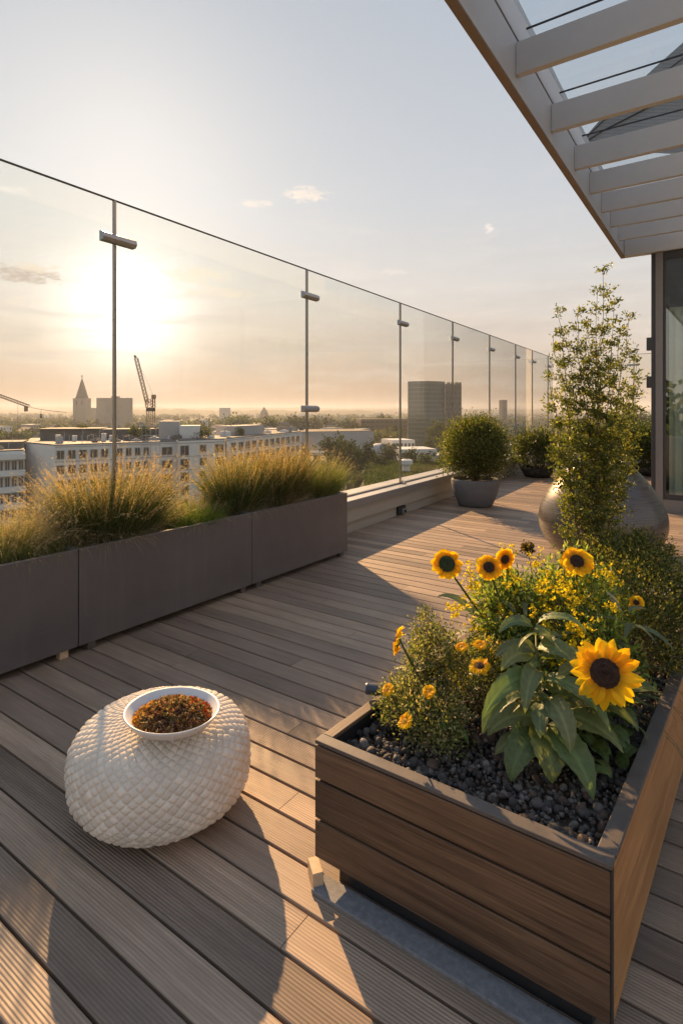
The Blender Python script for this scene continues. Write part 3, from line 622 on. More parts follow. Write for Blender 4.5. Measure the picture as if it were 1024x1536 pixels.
# small leaved bush at the front left
def base_at(px, py, z=ZS): return on_z(px, py, z)
b = empty('bushy_plant', (-.86, 1.70, ZS), 'low bush of small yellow green leaves at the front left corner of the wooden planter', 'plant')
for (x, y, z, rx, rz, n) in ((-.885, 1.62, .46, .08, .09, 2300), (-.86, 1.78, .52, .10, .15, 3200), (-.77, 1.60, .455, .10, .085, 2600), (-.92, 1.84, .57, .05, .13, 1100), (-.72, 1.84, .52, .10, .13, 2600)):
    bush(b, (x, y-.02, z-.02), (rx*1.06, rx*1.06, rz), n, .013, .0065, [(.21, .22, .07), (.15, .18, .05), (.30, .28, .13), (.09, .12, .035), (.36, .29, .16)], name='foliage', twigs=30, twr=.0012)
b = empty('seedling', on_z(672, 1120, ZS), 'short broad leaved seedling with fresh green leaves at the foot of the small leaved bush', 'plant')
for k in range(9):
    mb = MB(); mb.cur = tuple(np.array((.085, .16, .03))*random.uniform(.7, 1.3)); q = on_z(672, 1120, ZS)
    leafgrid(mb, (q[0]+random.gauss(0, .01), q[1]+random.gauss(0, .01), ZS+.06), TH-PI/2+random.uniform(-2.0, 2.0), random.uniform(.05, .085), .028, .4, 1.7); mb.build('leaf', M['bigleaf'], smooth=True, root=b)
MB().tube([(q[0], q[1], ZS-.01), (q[0], q[1], ZS+.07)], .004, 6).build('stem', M['stem'], root=b)
# big folded leaves (leafy sunflower plant)
q = on_z(812, 1150, ZS); q2 = np.array([q[0], q[1], ZS])
bl = empty('broad_leaved_plant', q2, 'broad leaved plant with large drooping grey green leaves in front of the biggest bloom', 'plant')
MB().tube([q2-UP*.01, q2+[.0, .02, .10], q2+[-.03, .07, .22], q2+[-.05, .12, .33]], [.008, .007, .006, .004], 8).build('stem', M['stem'], smooth=True, root=bl)
toward = math.atan2(-VD[1], -VD[0])
spec = [ # dx,dy,dz, az offset from camera direction, length, width, rise, droop, twist
 (0, 0, .12, .45, .21, .085, .2, 1.5, .2), (0, 0, .115, -.15, .17, .095, .15, 1.75, -.1), (0, 0, .10, -.85, .17, .085, .25, 1.7, -.4), (.0, .01, .14, 1.15, .22, .075, .45, 1.5, .3),
 (-.02, .05, .20, -1.2, .22, .075, .55, 1.8, -.5), (-.03, .07, .24, -.5, .19, .07, .6, 2.0, -.3), (-.04, .1, .28, -1.7, .20, .06, .7, 1.7, -.6), (-.02, .06, .22, .75, .20, .075, .5, 1.8, .4),
 (-.03, .09, .27, 1.7, .24, .07, .6, 1.5, .5), (-.05, .12, .32, .2, .16, .055, .9, 2.1, .1),
 (.02, .0, .06, .9, .12, .06, .2, 1.1, .4), (.02, -.01, .05, 1.5, .13, .055, .3, 1.0, .5), (-.01, 0, .07, -1.5, .12, .055, .3, 1.3, -.3), (.03, .02, .16, 2.0, .23, .07, .4, 1.2, .2),
 (-.02, .03, .17, -.25, .15, .06, .6, 2.0, .15), (.0, .03, .18, .35, .17, .065, .5, 2.1, .25),
 (-.03, .06, .22, -.8, .22, .075, .5, 1.5, -.6), (-.05, .1, .27, -1.0, .22, .07, .6, 1.5, -.7), (-.04, .09, .3, .6, .2, .07, .7, 1.6, .5), (-.02, .05, .2, 1.3, .24, .07, .4, 1.2, .6), (-.06, .13, .34, -1.4, .2, .055, .9, 1.8, -.5), (0, .02, .13, -1.5, .19, .07, .3, 1.4, -.6), (.02, .05, .24, 1.9, .26, .06, .5, 1.3, .4), (-.05, .12, .36, 1.0, .19, .05, .9, 1.9, .3)]
for (dx, dy, dz, a, L, Wd, ri, dr, tw) in spec:
    mb = MB(); mb.cur = tuple(np.array((.115, .155, .065))*random.uniform(.75, 1.35)*np.array((random.uniform(.85, 1.25), 1, random.uniform(.7, 1.2))))
    leafgrid(mb, q2+[dx, dy, dz], toward+a+random.gauss(0, .12), L*(1.12 if dz < .25 else .80)*random.uniform(.85, 1.12), Wd*(1.02 if dz < .21 else .78), ri, dr, tw+random.gauss(0, .12), nu=18, wav=.035); mb.build('leaf', M['bigleaf'], smooth=True, root=bl)
for k in range(22):   # small leaves up the stem
    mb = MB(); mb.cur = tuple(np.array((.13, .17, .07))*random.uniform(.6, 1.2)); u = random.random(); leafgrid(mb, q2+np.array([-.05*u, .12*u, .10+.24*u])+rng.normal(0, .012, 3), random.uniform(0, 6.28), random.uniform(.06, .13), random.uniform(.02, .035), random.uniform(.2, 1.1), random.uniform(1.2, 2.2), random.gauss(0, .5), wav=.04); mb.build('leaf', M['bigleaf'], smooth=True, root=bl)
for k in range(16):   # smaller basal leaves
    mb = MB(); mb.cur = tuple(np.array((.11, .13, .03))*random.uniform(.6, 1.3)); leafgrid(mb, q2+[random.uniform(.0, .12), random.uniform(-.0, .16), random.uniform(.01, .06)], random.uniform(0, 6.28), random.uniform(.06, .11), .045, .5, 1.4, random.gauss(0, .3)); mb.build('leaf', M['bigleaf'], smooth=True, root=bl)
b = empty('broad_leaved_plant', (-.33, 1.95, ZS), 'small clump of mid green leaves behind the biggest bloom near the right rim', 'plant')
for k in range(34):
    mb = MB(); mb.cur = tuple(np.array((.07, .12, .028))*random.uniform(.6, 1.3)); leafgrid(mb, (-.36+random.gauss(0, .05), 1.86+random.gauss(0, .08), ZS+random.uniform(.01, .09)), random.uniform(0, 6.28), random.uniform(.06, .12), .04, .7, 1.6, random.gauss(0, .4)); mb.build('leaf', M['bigleaf'], smooth=True, root=b)
# yellow flowering bush
yb = empty('yellow_flowering_bush', (-.62, 2.25, ZS), 'tall loose bush dotted with small yellow flowers in the middle of the wooden planter', 'bush')
GY = [(.18, .26, .06), (.13, .19, .05), (.27, .33, .08), (.09, .13, .04), (.34, .36, .12)]
for (x, y, z, rx, ry, rz, n) in ((-.70, 2.10, .66, .14, .15, .17, 4200), (-.52, 2.25, .70, .17, .17, .17, 4800), (-.62, 2.0, .52, .17, .14, .14, 3600), (-.80, 2.25, .62, .09, .15, .16, 2200), (-.42, 2.1, .58, .13, .15, .16, 3000)):
    bush(yb, (x, y, z-.035), (rx, ry, rz*.95), int(n*.52), .027, .010, GY, name='foliage', twigs=80, twr=.0018, shell=.3)
n = 900; cc = rng.uniform(-1, 1, (n, 3))*(.24, .24, .24)+(-.60, 2.12, .66); cc = cc[rng.random(n) < .9]; n = len(cc)
cid = rng.integers(0, 110, n); cen = rng.uniform(-1, 1, (110, 3))*(.27, .22, .21)+(-.60, 2.08, .67); cc = cen[cid]+rng.normal(0, .018, (n, 3))
cc[:, 2] -= .04; P = np.repeat(cc, 7, 0)+rng.normal(0, .003, (7*n, 3)); V, Fc = leaf_cloud(P, rng.normal(size=(7*n, 3))+(0, 0, .6), .011, .0085)
npmesh('blossoms', V, Fc, M['petal'], col=np.repeat(pal(7*n, [(.72, .55, .02), (.8, .6, .03), (.6, .48, .03)]), 4, 0), root=yb)
for k in range(48):      # longer lance leaves through the bush
    mb = MB(); mb.cur = tuple(np.array((.085, .11, .06))*random.uniform(.7, 1.5)); a = random.uniform(0, 6.28)
    leafgrid(mb, (-.58+random.uniform(-.26, .30), 1.98+random.uniform(-.1, .25), random.uniform(.45, .72)), a, random.uniform(.10, .20), .022, random.uniform(.2, .9), 1.4, random.gauss(0, .4)); mb.build('leaf', M['bigleaf'], smooth=True, root=yb)
# dark shrub at right
ds = empty('small_leaved_shrub', (-.30, 2.75, ZS), 'spreading dark green small leaved shrub at the right rear rim of the wooden planter', 'shrub')
for (x, y, z, rx, ry, rz, n) in ((-.33, 2.70, .58, .22, .24, .19, 5200), (-.48, 2.85, .62, .16, .18, .20, 2600), (-.30, 2.45, .52, .17, .18, .14, 3200), (-.14, 2.80, .56, .12, .17, .15, 2400), (-.38, 2.95, .70, .14, .12, .13, 2000)):
    bush(ds, (x, y, z), (rx, ry, rz), n, .017, .009, [(.10, .12, .03), (.07, .09, .022), (.17, .17, .05), (.05, .065, .02), (.26, .22, .06)], twigs=40)
# long grassy leaves right of the bush
lg = empty('strappy_plant', (-.42, 2.08, ZS), 'tuft of long arching grey green strap leaves behind the biggest bloom', 'plant')
n = 130; P = np.array([-.46, 2.10, ZS])+rng.normal(0, .05, (n, 3))*(1, 1, 0); D = rng.normal(0, .7, (n, 3)); D[:, 2] = 1.0
V, Q, _ = ribbons(P, D, rng.uniform(.22, .42, n), .011, .55, 8); npmesh('leaves', V, Q, M['leaf'], col=np.repeat(pal(n, [(.07, .09, .055), (.10, .12, .07), (.06, .09, .03)]), 18, 0), root=lg)
# dried seed heads and pale dead leaves
for px, py, Z, lab in ((791, 822, 2.5, 'withered brown flower head standing above the yellow bush against the vase'), (660, 1000, 1.9, 'tiny dead brown seed head on a thin stalk left of the folded leaves')):
    c = at_depth(px, py, Z); r = empty('withered_flower', (c[0], c[1], ZS), lab, 'withered flower'); nn = 160; s = .016 if Z > 2 else .007
    P = c+np.clip(rng.normal(0, s, (nn, 3)), -1.3*s, 1.3*s)*(1.1, 1.1, .8); V, Fc = leaf_cloud(P, rng.normal(size=(nn, 3)), s*1.2, s*.6)
    npmesh('dry_petals', V, Fc, M['leaf'], col=np.repeat(pal(nn, [(.10, .06, .02), (.06, .035, .015), (.16, .12, .03)]), 4, 0), root=r)
    MB().tube(stemcurve((c[0]+.03, c[1]+.02, ZS), c, .02), .002, 6).build('stem', M['twig'], root=r)
dl = empty('dead_leaf_spray', on_z(700, 1010, ZS), 'pale dried leaf spray leaning at the left flank of the yellow bush', 'dead leaves')
for px, py, a in ((706, 935, .2), (690, 955, .4), (676, 975, .5), (722, 925, .1), (900, 895, 2.4), (905, 905, 2.2)):
    mb = MB(); mb.cur = tuple(np.array((.42, .36, .26))*random.uniform(.7, 1.1)); c = at_depth(px+8, py-8, 1.98); leafgrid(mb, c, toward+PI+PI*.5+a, .06, .012, -.5, .3, .5); mb.build('dead_leaf', M['bigleaf'], smooth=True, root=dl)

# tall shrub
TB = np.array([-.60, 3.02, ZS]); ts = empty('tall_shrub', TB, 'tall upright airy shrub with small olive leaves rising from the back of the wooden planter', 'shrub')
tops = [(903, 405, .0), (893, 440, 0), (920, 455, 0), (838, 470, 0), (862, 470, 0), (945, 478, 0), (880, 488, 0), (828, 500, 0), (930, 500, 0), (850, 520, 0), (905, 500, 0), (955, 540, 0), (872, 520, 0), (822, 570, 0), (958, 575, 0), (840, 600, 0), (935, 600, 0), (890, 560, 0), (865, 620, 0), (915, 640, 0), (826, 640, 0), (948, 660, 0), (835, 690, 0), (900, 700, 0), (870, 720, 0)]
mb = MB(); pts_all = []; dir_all = []; wts = []
for i, (px, py, _) in enumerate(tops):
    T = at_depth(px, py, 2.87+random.uniform(-.16, .16)); b0 = TB+np.array([random.gauss(0, .035), random.gauss(0, .035), 0]); n = 16; P = []
    for k in range(n+1):
        u = k/n; w = u**1.12; P.append(np.array([b0[0]*(1-w)+T[0]*w, b0[1]*(1-w)+T[1]*w, b0[2]*(1-u)+T[2]*u])+rng.normal(0, .006, 3)*(k > 0))
    mb.tube(P, [.0042*(1-.75*k/n) for k in range(n+1)], 6, cap=False)
    hgt = T[2]-TB[2]
    for k in range(3, n+1):
        u = k/n; nb = (1 if random.random() < .75 else 0) if u < .34 else (2 if u < .45 else (5 if u < .92 else 3))
        for _ in range(nb):
            a = random.uniform(0, 2*PI); ln = random.uniform(.03, .125)*(1.1-u*.72)*(.45+.55*min(1, u*1.8)); e = P[k]+np.array([math.cos(a)*ln, math.sin(a)*ln, ln*random.uniform(.2, 1.1)])
            if ln > .04 and u < .85: mb.tube([P[k], e], [.0013, .0007], 4, cap=False)
            m = random.randint(13, 24)
            for _ in range(m):
                w = random.uniform(.1, 1.12); pts_all.append(P[k]*(1-w)+e*w+rng.normal(0, .010, 3)); dir_all.append((e-P[k])/ln*.6)
mb.build('stem', M['twig'], root=ts)
P = np.array(pts_all); D = np.array(dir_all)+rng.normal(0, .7, (len(P), 3)); n = len(P)
V, Fc = leaf_cloud(P, D, .0185*rng.uniform(.55, 1.3, n), .0095*rng.uniform(.7, 1.2, n))
zf = np.clip((P[:, 2]-.4)/1.6, 0, 1)[:, None]
npmesh('foliage', V, Fc, M['leaf'], col=np.repeat(pal(n, [(.14, .165, .04), (.10, .125, .03), (.21, .21, .05), (.075, .10, .025), (.28, .24, .06)], [.3, .25, .2, .15, .1]), 4, 0), root=ts)
print('shrub leaves', n)

# dark tube
c0 = on_z(549, 1033, .25); Zt = 1.98
tb = MB(); a = at_depth(548, 1033, 1.93); bb = a+np.array([.17, .10, -.01]); tb.tube([a, a+(bb-a)*.02, a+(bb-a)*.9, bb], [.0165, .0185, .0185, .0185], 20)
o = tb.build('drain_tube', M['tube'], smooth=False); o['label'] = 'short dark blue grey tube end sticking out behind the left side of the wooden planter'; o['category'] = 'tube'

# ------------------------------------------------------------------ pouf
_q = on_z(243, 1122, .2); PC = (float(_q[0]), float(_q[1])); PR = .298; PHH = .335
NU, NV = 1320, 470; us = np.linspace(0, 2*PI, NU, endpoint=False); e = 3.0
tv = np.linspace(0, PI, NV); cr = np.abs(np.sin(tv))**(2/e*1.08); cz = np.sign(np.cos(tv))*np.abs(np.cos(tv))**(2/e)
r0 = PR*cr; z0 = PHH/2-.5*PHH*cz*(1)          # from bottom (cos=1) ... order flipped below
z0 = PHH/2+.5*PHH*(-cz); arc = np.concatenate([[0], np.cumsum(np.hypot(np.diff(r0), np.diff(z0)))])
NC = 47; cell = 2*PI*PR/NC
U, Vv = np.meshgrid(us/(2*PI)*NC, arc/cell*1.25)
Pp = U+Vv; Qq = U-Vv
wob = .06*np.sin(U*1.7+Vv*.9)+.05*np.sin(Vv*2.3-U*.6)
fp = np.abs(2*((Pp+wob) % 1)-1); fq = np.abs(2*((Qq-wob) % 1)-1)
bump = np.clip((1-.70*fp**3.6)*(1-.70*fq**3.6), 0, 1)
cellr = np.sin(np.floor(Pp+wob)*12.9898+np.floor(Qq-wob)*78.233)*43758.5453; cellr = cellr-np.floor(cellr)
amp = .0082*np.clip(np.minimum(1, (r0/PR)*1.3), .12, 1)[:, None]*(.8+.4*cellr)
flat = (1-.1*0)
nr_ = np.gradient(z0, arc); nz_ = -np.gradient(r0, arc); RR = r0[:, None]+nr_[:, None]*bump*amp; ZZ = z0[:, None]+nz_[:, None]*bump*amp
RR = RR*(1+.02*np.sin(us[None]*2+.6)+.008*np.sin(us[None]*5))
V = np.stack([RR*np.cos(us)[None]+PC[0], RR*np.sin(us)[None]+PC[1], np.maximum(ZZ, .002)+.0], -1).reshape(-1, 3)
i, j = np.meshgrid(np.arange(NV-1), np.arange(NU), indexing='ij'); j2 = (j+1) % NU
Q = np.stack([i*NU+j, i*NU+j2, (i+1)*NU+j2, (i+1)*NU+j], -1).reshape(-1, 4)
tcol = (np.array((.63, .59, .52))[None, None]*(.90+.16*cellr[..., None])*(.55+.45*np.clip(bump*2.2, 0, 1))[..., None]).reshape(-1, 3)
m, t, out = newmat('pouf_cord'); w = t.noise(t.pos(), 420, 3, .7)
c = t.mix(t.rng(t.noise(t.pos(), 9, 4), .35, .7, 0, .3), t.attr('tint'), (.44, .38, .30)); principled(t, out, c, .8, 0, t.bump(w, .35, .002)); M['pouf'] = m
# base colour variation is per knot only
tcol = (np.array((.76, .68, .565))[None, None]*(.86+.2*cellr[..., None])*np.ones_like(bump)[..., None]).reshape(-1, 3)
o = npmesh('woven_pouf', V, Q, M['pouf'], col=tcol, smooth=True); tag(o, 'round cream pouf of chunky woven cord standing on the deck', 'pouf')
# bowl
_q = on_z(258, 1073, PHH+.045); BC = (float(_q[0]), float(_q[1]), PHH+.014); bt = math.radians(0)
prof = [(.0, .0), (.05, .0), (.10, .006), (.135, .022), (.152, .046), (.156, .052), (.153, .054), (.147, .050), (.130, .030), (.10, .015), (.05, .010), (.0, .010)]
bo = MB(); bo.lathe([(r*1.0, z) for r, z in prof], (0, 0, 0), 72, 1.0, .95, capb=False); o = bo.build('bowl', M['bowl'], smooth=True)
o.location = BC; o.rotation_euler = (0, math.radians(2), math.radians(28)); tag(o, 'shallow white oval bowl resting on top of the woven pouf', 'bowl')
n = 1900; a = rng.uniform(0, 2*PI, n); r = np.sqrt(rng.uniform(0, 1, n)); x = r*np.cos(a)*.127; y = r*np.sin(a)*.118
z = .024+(1-r**2)*.05*rng.uniform(.5, 1, n)+rng.normal(0, .002, n)
rz = math.radians(28); P = np.stack([BC[0]+x*math.cos(rz)-y*math.sin(rz), BC[1]+x*math.sin(rz)+y*math.cos(rz), BC[2]+z], 1)
cols = pal(n, [(.20, .11, .07), (.28, .16, .09), (.11, .055, .03), (.34, .22, .13), (.20, .08, .05), (.42, .30, .19), (.13, .11, .05)], jit=.3)
red = ((P[:, 0]-BC[0]) > -.03) & ((P[:, 1]-BC[1]) > .05); cols[red & (rng.random(n) < .3)] = (.32, .035, .015); yl = (x < -.08) & (rng.random(n) < .6); cols[yl] = (.55, .26, .03)
pp = np.repeat(P, 13, 0)+rng.normal(0, .0022, (13*n, 3)); V, Fc = leaf_cloud(pp, rng.normal(size=(13*n, 3))+(0, 0, .5), .0095, .0042)
o = npmesh('dried_flowers', V, Fc, M['leaf'], col=np.repeat(np.repeat(cols, 13, 0)*(1+rng.normal(0, .2, (13*n, 1))), 4, 0)); tag(o, 'heap of brown and red dried flower heads in the white bowl', 'dried flowers', kind='stuff')

# ------------------------------------------------------------------ round potted bush, vase, other shrubs
pc = on_z(712, 753); pc = np.array([-3.17, 7.86, 0])
pb = empty('round_pot', pc, 'smooth dark grey round pot holding the clipped ball bush beside the glass screen', 'plant pot')
prof = [(.20, 0), (.225, .0), (.25, .03), (.31, .17), (.345, .31), (.347, .37), (.335, .395), (.318, .397), (.312, .37), (.30, .34)]
MB().lathe(prof, pc, 56).build('pot_body', M['potgrey'], smooth=True, root=pb)
MB().lathe([(0.001, .35), (.30, .345)], pc, 40, capb=False).build('soil', M['soil'], root=pb)
bb = empty('ball_bush', pc+[0, 0, .36], 'clipped ball shaped bush growing in the dark grey round pot', 'bush')
bush(bb, pc+[0, 0, .57], (.33, .33, .20), 6000, .034, .019, [(.10, .11, .03), (.07, .08, .022), (.16, .15, .04)], twigs=0, shell=.3)
bush(bb, pc+[0, 0, .785], (.43, .43, .43), 24000, .034, .019, [(.105, .13, .035), (.075, .095, .025), (.16, .175, .045), (.05, .07, .02), (.21, .19, .06)], twigs=30, shell=.5, twr=.004)
V0 = on_z(903, 840); vc = at_depth(901, 700, 5.55); vc = np.array([vc[0], vc[1], 0])
vr = .585
va = empty('large_vase', vc, 'huge glazed egg shaped vase standing on the deck behind the wooden planter', 'vase')
kp = [(0, .38), (.02, .42), (.08, .49), (.18, .55), (.30, .585), (.42, .58), (.55, .545), (.68, .48), (.80, .40), (.90, .32), (.97, .265), (1.0, .25)]
uu_ = np.linspace(0, 1, 60); rr_ = np.interp(uu_, [a for a, _ in kp], [b for _, b in kp]); rr_ = np.convolve(np.pad(rr_, 3, mode='edge'), np.ones(7)/7, 'valid')
prof = [(float(r), float(u*.90)) for u, r in zip(uu_, rr_)]; rt = prof[-1][0]; prof += [(rt-.02, .905), (rt-.045, .895), (rt-.05, .82), (rt+.05, .6)]
m, t, out = newmat('vase_glaze'); z = t.sep(t.pos())[2]
w = t.m('SINE', t.m('MULTIPLY', t.m('ADD', z, t.m('MULTIPLY', t.noise(t.pos(), 3, 2), .02)), 2*PI/.016)); nn = t.noise(t.comb(t.m('MULTIPLY', t.sep(t.pos())[0], 2), t.m('MULTIPLY', t.sep(t.pos())[1], 2), t.m('MULTIPLY', z, 60)), 1.0, 4, .7)
c = t.mix(t.rng(nn, .3, .7, 0, 1), (.10, .088, .08), (.135, .118, .105)); principled(t, out, c, t.rng(nn, .3, .7, .25, .33), .35, t.bump(t.m('ADD', t.m('MULTIPLY', w, .25), nn), .04, .001)); M['vase'] = m
MB().lathe(prof, vc, 96).build('vase_body', M['vase'], smooth=True, root=va)
s1 = on_z(806, 706); s1 = np.array([-3.45, 11.9, 0])
def lowshrub(c, r, h, lab, n=7000, cols=None, pot=True):
    e = empty('potted_shrub' if pot else 'shrub', c, lab, 'shrub')
    if pot: MB().lathe([(r*.35, 0), (r*.5, .02), (r*.62, .14), (r*.6, .22), (r*.55, .21)], c, 32).build('pot_body', M['potdark'], smooth=True, root=e)
    bush(e, (c[0], c[1], h*.56), (r, r, h*.47), n, .06, .034, cols or [(.085, .10, .03), (.06, .075, .022), (.13, .14, .04), (.045, .055, .018)], twigs=24, twr=.005, shell=.4)
lowshrub(s1, .52, .86, 'low spreading shrub in a dark pot by the parapet behind the ball bush')
for px, r, h, lab in ((938, .62, .95, 'rounded green shrub at the far end of the deck between tall shrub and glass door'), (975, .6, 1.0, 'green shrub at the far end of the deck right beside the door frame'), (905, .5, .8, 'far shrub mostly hidden behind the tall shrub stems')):
    q = on_y(px, 690, 13.6 if px != 905 else 14.4); lowshrub(np.array([q[0], q[1], 0]), r, h, lab, 6000, [(.09, .12, .035), (.07, .095, .03), (.14, .16, .05), (.05, .065, .02)])

# ------------------------------------------------------------------ pergola
PA = math.tan(math.radians(1.22))
def pb_(x, y, z): return (x-PA*y, y, z)
pg = empty('pergola', (-1.2, 8.8, 3.5), 'light grey painted pergola roof with deep cross slats and glass at the top right', 'pergola')
zb = H+2.16; zt_ = H+2.52
MB().box((-1.215, -1.2, zb+.012), (-1.17, 8.93, zt_), pb_).build('edge_beam', M['beam'], bevel=.003, root=pg)
MB().box((-1.222, -1.2, zb), (-1.165, 8.93, zb+.0115), pb_).build('soffit_bounce_strip', M['soffit_bounce'], root=pg)  # added strip, its brown stands for deck light on the beam underside
MB().box((-1.205, -1.2, zt_+.001), (-1.175, 8.93, zt_+.022), pb_).build('shadow_gap', M['dark'], root=pg)
MB().box((-1.20, -1.2, zt_+.023), (-1.17, 8.93, zt_+.30), pb_).build('upper_flange', M['beam'], bevel=.003, root=pg)
sy_ = [1.95, 2.86, 3.81, 4.75, 5.63, 6.35, 7.03, 7.67, 8.33]
for k, y in enumerate(sy_):
    xl = -1.168-PA*y
    MB().box((xl, y, H+2.27), (4.6, y+.055, H+2.49)).build('slat', M['beam'], bevel=.003, root=pg)
    MB().box((xl+.05, y+.06, H+2.590), (4.6, y+.068, H+2.602)).build('gasket', M['dark'], root=pg)
    y2 = sy_[k+1] if k+1 < len(sy_) else 8.8
    MB().box((xl+.05, y+.08, H+2.592), (4.6, y2+.058, H+2.604)).build('roof_glass', M['roofglass'], root=pg)
MB().box((-1.164-PA*8.8, 8.80, zb), (4.6, 8.93, zt_-.002)).build('end_beam', M['beam'], bevel=.003, root=pg)
MB().box((4.6, -1.2, zb), (4.75, 8.93, zt_)).build('inner_beam', M['beam'], root=pg)

# ------------------------------------------------------------------ glass pavilion
pv = empty('glass_pavilion', (1.5, 8.9, 0), 'glazed garden room with brown grey metal frames under the pergola at the right edge', 'pavilion')
YD = 8.84; x0 = on_y(976, 600, YD)[0]; x1 = on_y(983, 600, YD)[0]; x2 = on_y(994, 600, YD)[0]; x3 = on_y(998, 600, YD)[0]
zt = zb-.004; zbf = .0
MB().box((x0, YD+.02, 0), (x1-.001, YD+.12, zt)).build('corner_post', M['framedark'], bevel=.003, root=pv)
MB().box((x1, YD-.012, 0), (x2, YD+.10, zt)).build('door_frame', M['frame'], bevel=.003, root=pv)
MB().box((x2+.001, YD+.01, .17), (x3, YD+.07, zt-.10)).build('door_stile', M['framedark'], bevel=.003, root=pv)
MB().box((x2+.001, YD-.012, 0), (4.6, YD+.10, .17)).build('sill', M['frame'], bevel=.003, root=pv)
MB().box((x2+.001, YD+.0, zt-.10), (4.6, YD+.10, zt)).build('head_frame', M['framedark'], bevel=.003, root=pv)
MB().box((x3+.001, YD+.01, .171), (4.6, YD+.06, .24)).build('bottom_rail', M['framedark'], root=pv)
MB().box((x3+.001, YD+.035, .241), (4.6, YD+.043, zt-.101)).build('glass_pane', M['doorglass'], root=pv)
for X in (.5, 2.2, 3.9): MB().box((X, YD+.0, .241), (X+.08, YD+.034, zt-.101)).build('mullion', M['framedark'], root=pv)
# sheer curtain with folds
mb = MB(); n = 260; V = []
for k in range(n+1):
    x = x3+.03+(4.4-x3)*k/n; yy = YD+.13+.025*math.sin(k*1.15)+.01*math.sin(k*.37)
    V += [(x, yy, .05), (x, yy+.004*math.sin(k*3), zt-.75)]
mb.add(V, [(2*k, 2*k+2, 2*k+3, 2*k+1) for k in range(n)])
m, t, out = newmat('curtain'); principled(t, out, t.mix(t.noise(t.pos(), 40, 3), (.60, .62, .58), (.74, .75, .70)), .9); M['curtain'] = m
mb.build('curtain', M['curtain'], root=pv, smooth=True)
M['wallin'] = simple('room_wall', (.42, .41, .38), .8)
MB().box((x0+.01, YD+.125, 0), (x0+.09, 13.3, zt)).build('side_wall', M['framedark'], root=pv)
MB().box((x0+.1, 13.2, 0), (4.6, 13.3, zt)).build('rear_wall', M['wallin'], root=pv)
MB().box((4.61, YD, 0), (4.7, 13.3, zt)).build('side_wall', M['wallin'], root=pv)
MB().box((x0, 8.94, zt+.001), (4.7, 13.3, zt+.3)).build('roof_slab', M['frame'], root=pv)
MB().box((x0-.06, YD+.03, 2.22), (x0-.001, YD+.09, 2.40)).build('wall_bracket', M['framedark'], bevel=.004, root=pv)
MB().box((x0-.06, YD+.03, 1.70), (x0-.001, YD+.09, 1.86)).build('wall_bracket', M['framedark'], bevel=.004, root=pv)

# shell roof beyond
m, t, out = newmat('shell_panels'); z = t.sep(t.pos())[2]
w = t.m('FRACT', t.m('DIVIDE', z, .16)); ln = t.rng(w, .0, .25, .75, 0); n_ = t.noise(t.pos(), .8, 4)
c = t.mix(ln, t.mix(n_, (.24, .24, .245), (.34, .34, .345)), (.10, .10, .105)); principled(t, out, c, .5, .3); M['shell'] = m
def shp(px, py, Z): return tuple(at_depth(px, py, Z))
prof = [(867, 222), (878, 204), (905, 173), (940, 140), (980, 102), (1024, 63), (1090, 8), (1180, -60), (1300, -140), (1420, -190)]
q = at_depth(1250, HOR, 30); sh_ = empty('shell_roof', (q[0], q[1], 0), 'large grey ribbed shell roof rising behind the pergola slats', 'roof building')
mb = MB(); V = []; n = len(prof)
for (px, py) in prof: V.append(shp(px, py, 26)); V.append(shp(px+(1420-px)*.01, py-2, 27.5))
for (px, py) in prof: V.append(shp(px, 222+(px-867)*.06, 26)); V.append(shp(px, 222+(px-867)*.06, 27.5))
fs = [(2*i, 2*i+1, 2*i+3, 2*i+2) for i in range(n-1)]+[(2*n+2*i, 2*i, 2*i+2, 2*n+2*i+2) for i in range(n-1)]+[(2*n+2*i+1, 2*n+2*i+3, 2*i+3, 2*i+1) for i in range(n-1)]+[(2*n+2*i, 2*n+2*i+2, 2*n+2*i+3, 2*n+2*i+1) for i in range(n-1)]
mb.add(V, fs).build('shell', M['shell'], root=sh_)
for k in range(1, 7):
    pts = []
    for i, (px, py) in enumerate(prof): pts.append(shp(px, py+(222+(px-867)*.06-py)*k/7.0, 25.95))
    if k in (1, 3, 5): MB().tube(pts, .03, 5).build('rib', M['dark'], root=sh_)
MB().prism([PDx for PDx in (shp(1080, HOR, 26)[:2], shp(1400, HOR, 26)[:2], shp(1400, HOR, 27.4)[:2], shp(1080, HOR, 27.4)[:2])], -3, H+(HOR-245)/F*26).build('drum_wall', M['wallin'], root=sh_)

# ================================================================== the city
GZ = -28.0
m, t, out = newmat('ground_cover'); co = t.pos(); a = t.noise(co, .004, 6, .6); b_ = t.noise(co, .03, 6, .65); c_ = t.noise(co, .4, 4, .6)
c = t.mix(t.rng(a, .42, .58, 0, 1), (.045, .06, .022), (.085, .10, .038)); c = t.mix(t.rng(b_, .5, .62, 0, .6), c, (.13, .115, .085)); c = t.mix(t.rng(c_, .4, .65, 0, .5), c, (.03, .04, .015))
principled(t, out, c, .95); M['ground'] = m
mb = MB(); n = 96; V = [(0, 0, GZ)]; rad = [60, 150, 320, 700, 1500, 3000, 6500]
for r in rad:
    for k in range(n): V.append((r*math.cos(2*PI*k/n), r*math.sin(2*PI*k/n), GZ))
fs = [(0, 1+k, 1+(k+1) % n) for k in range(n)]+[(1+i*n+k, 1+(i+1)*n+k, 1+(i+1)*n+(k+1) % n, 1+i*n+(k+1) % n) for i in range(len(rad)-1) for k in range(n)]
tag(mb.add(V, fs).build('ground', M['ground'], smooth=True), kind='structure')
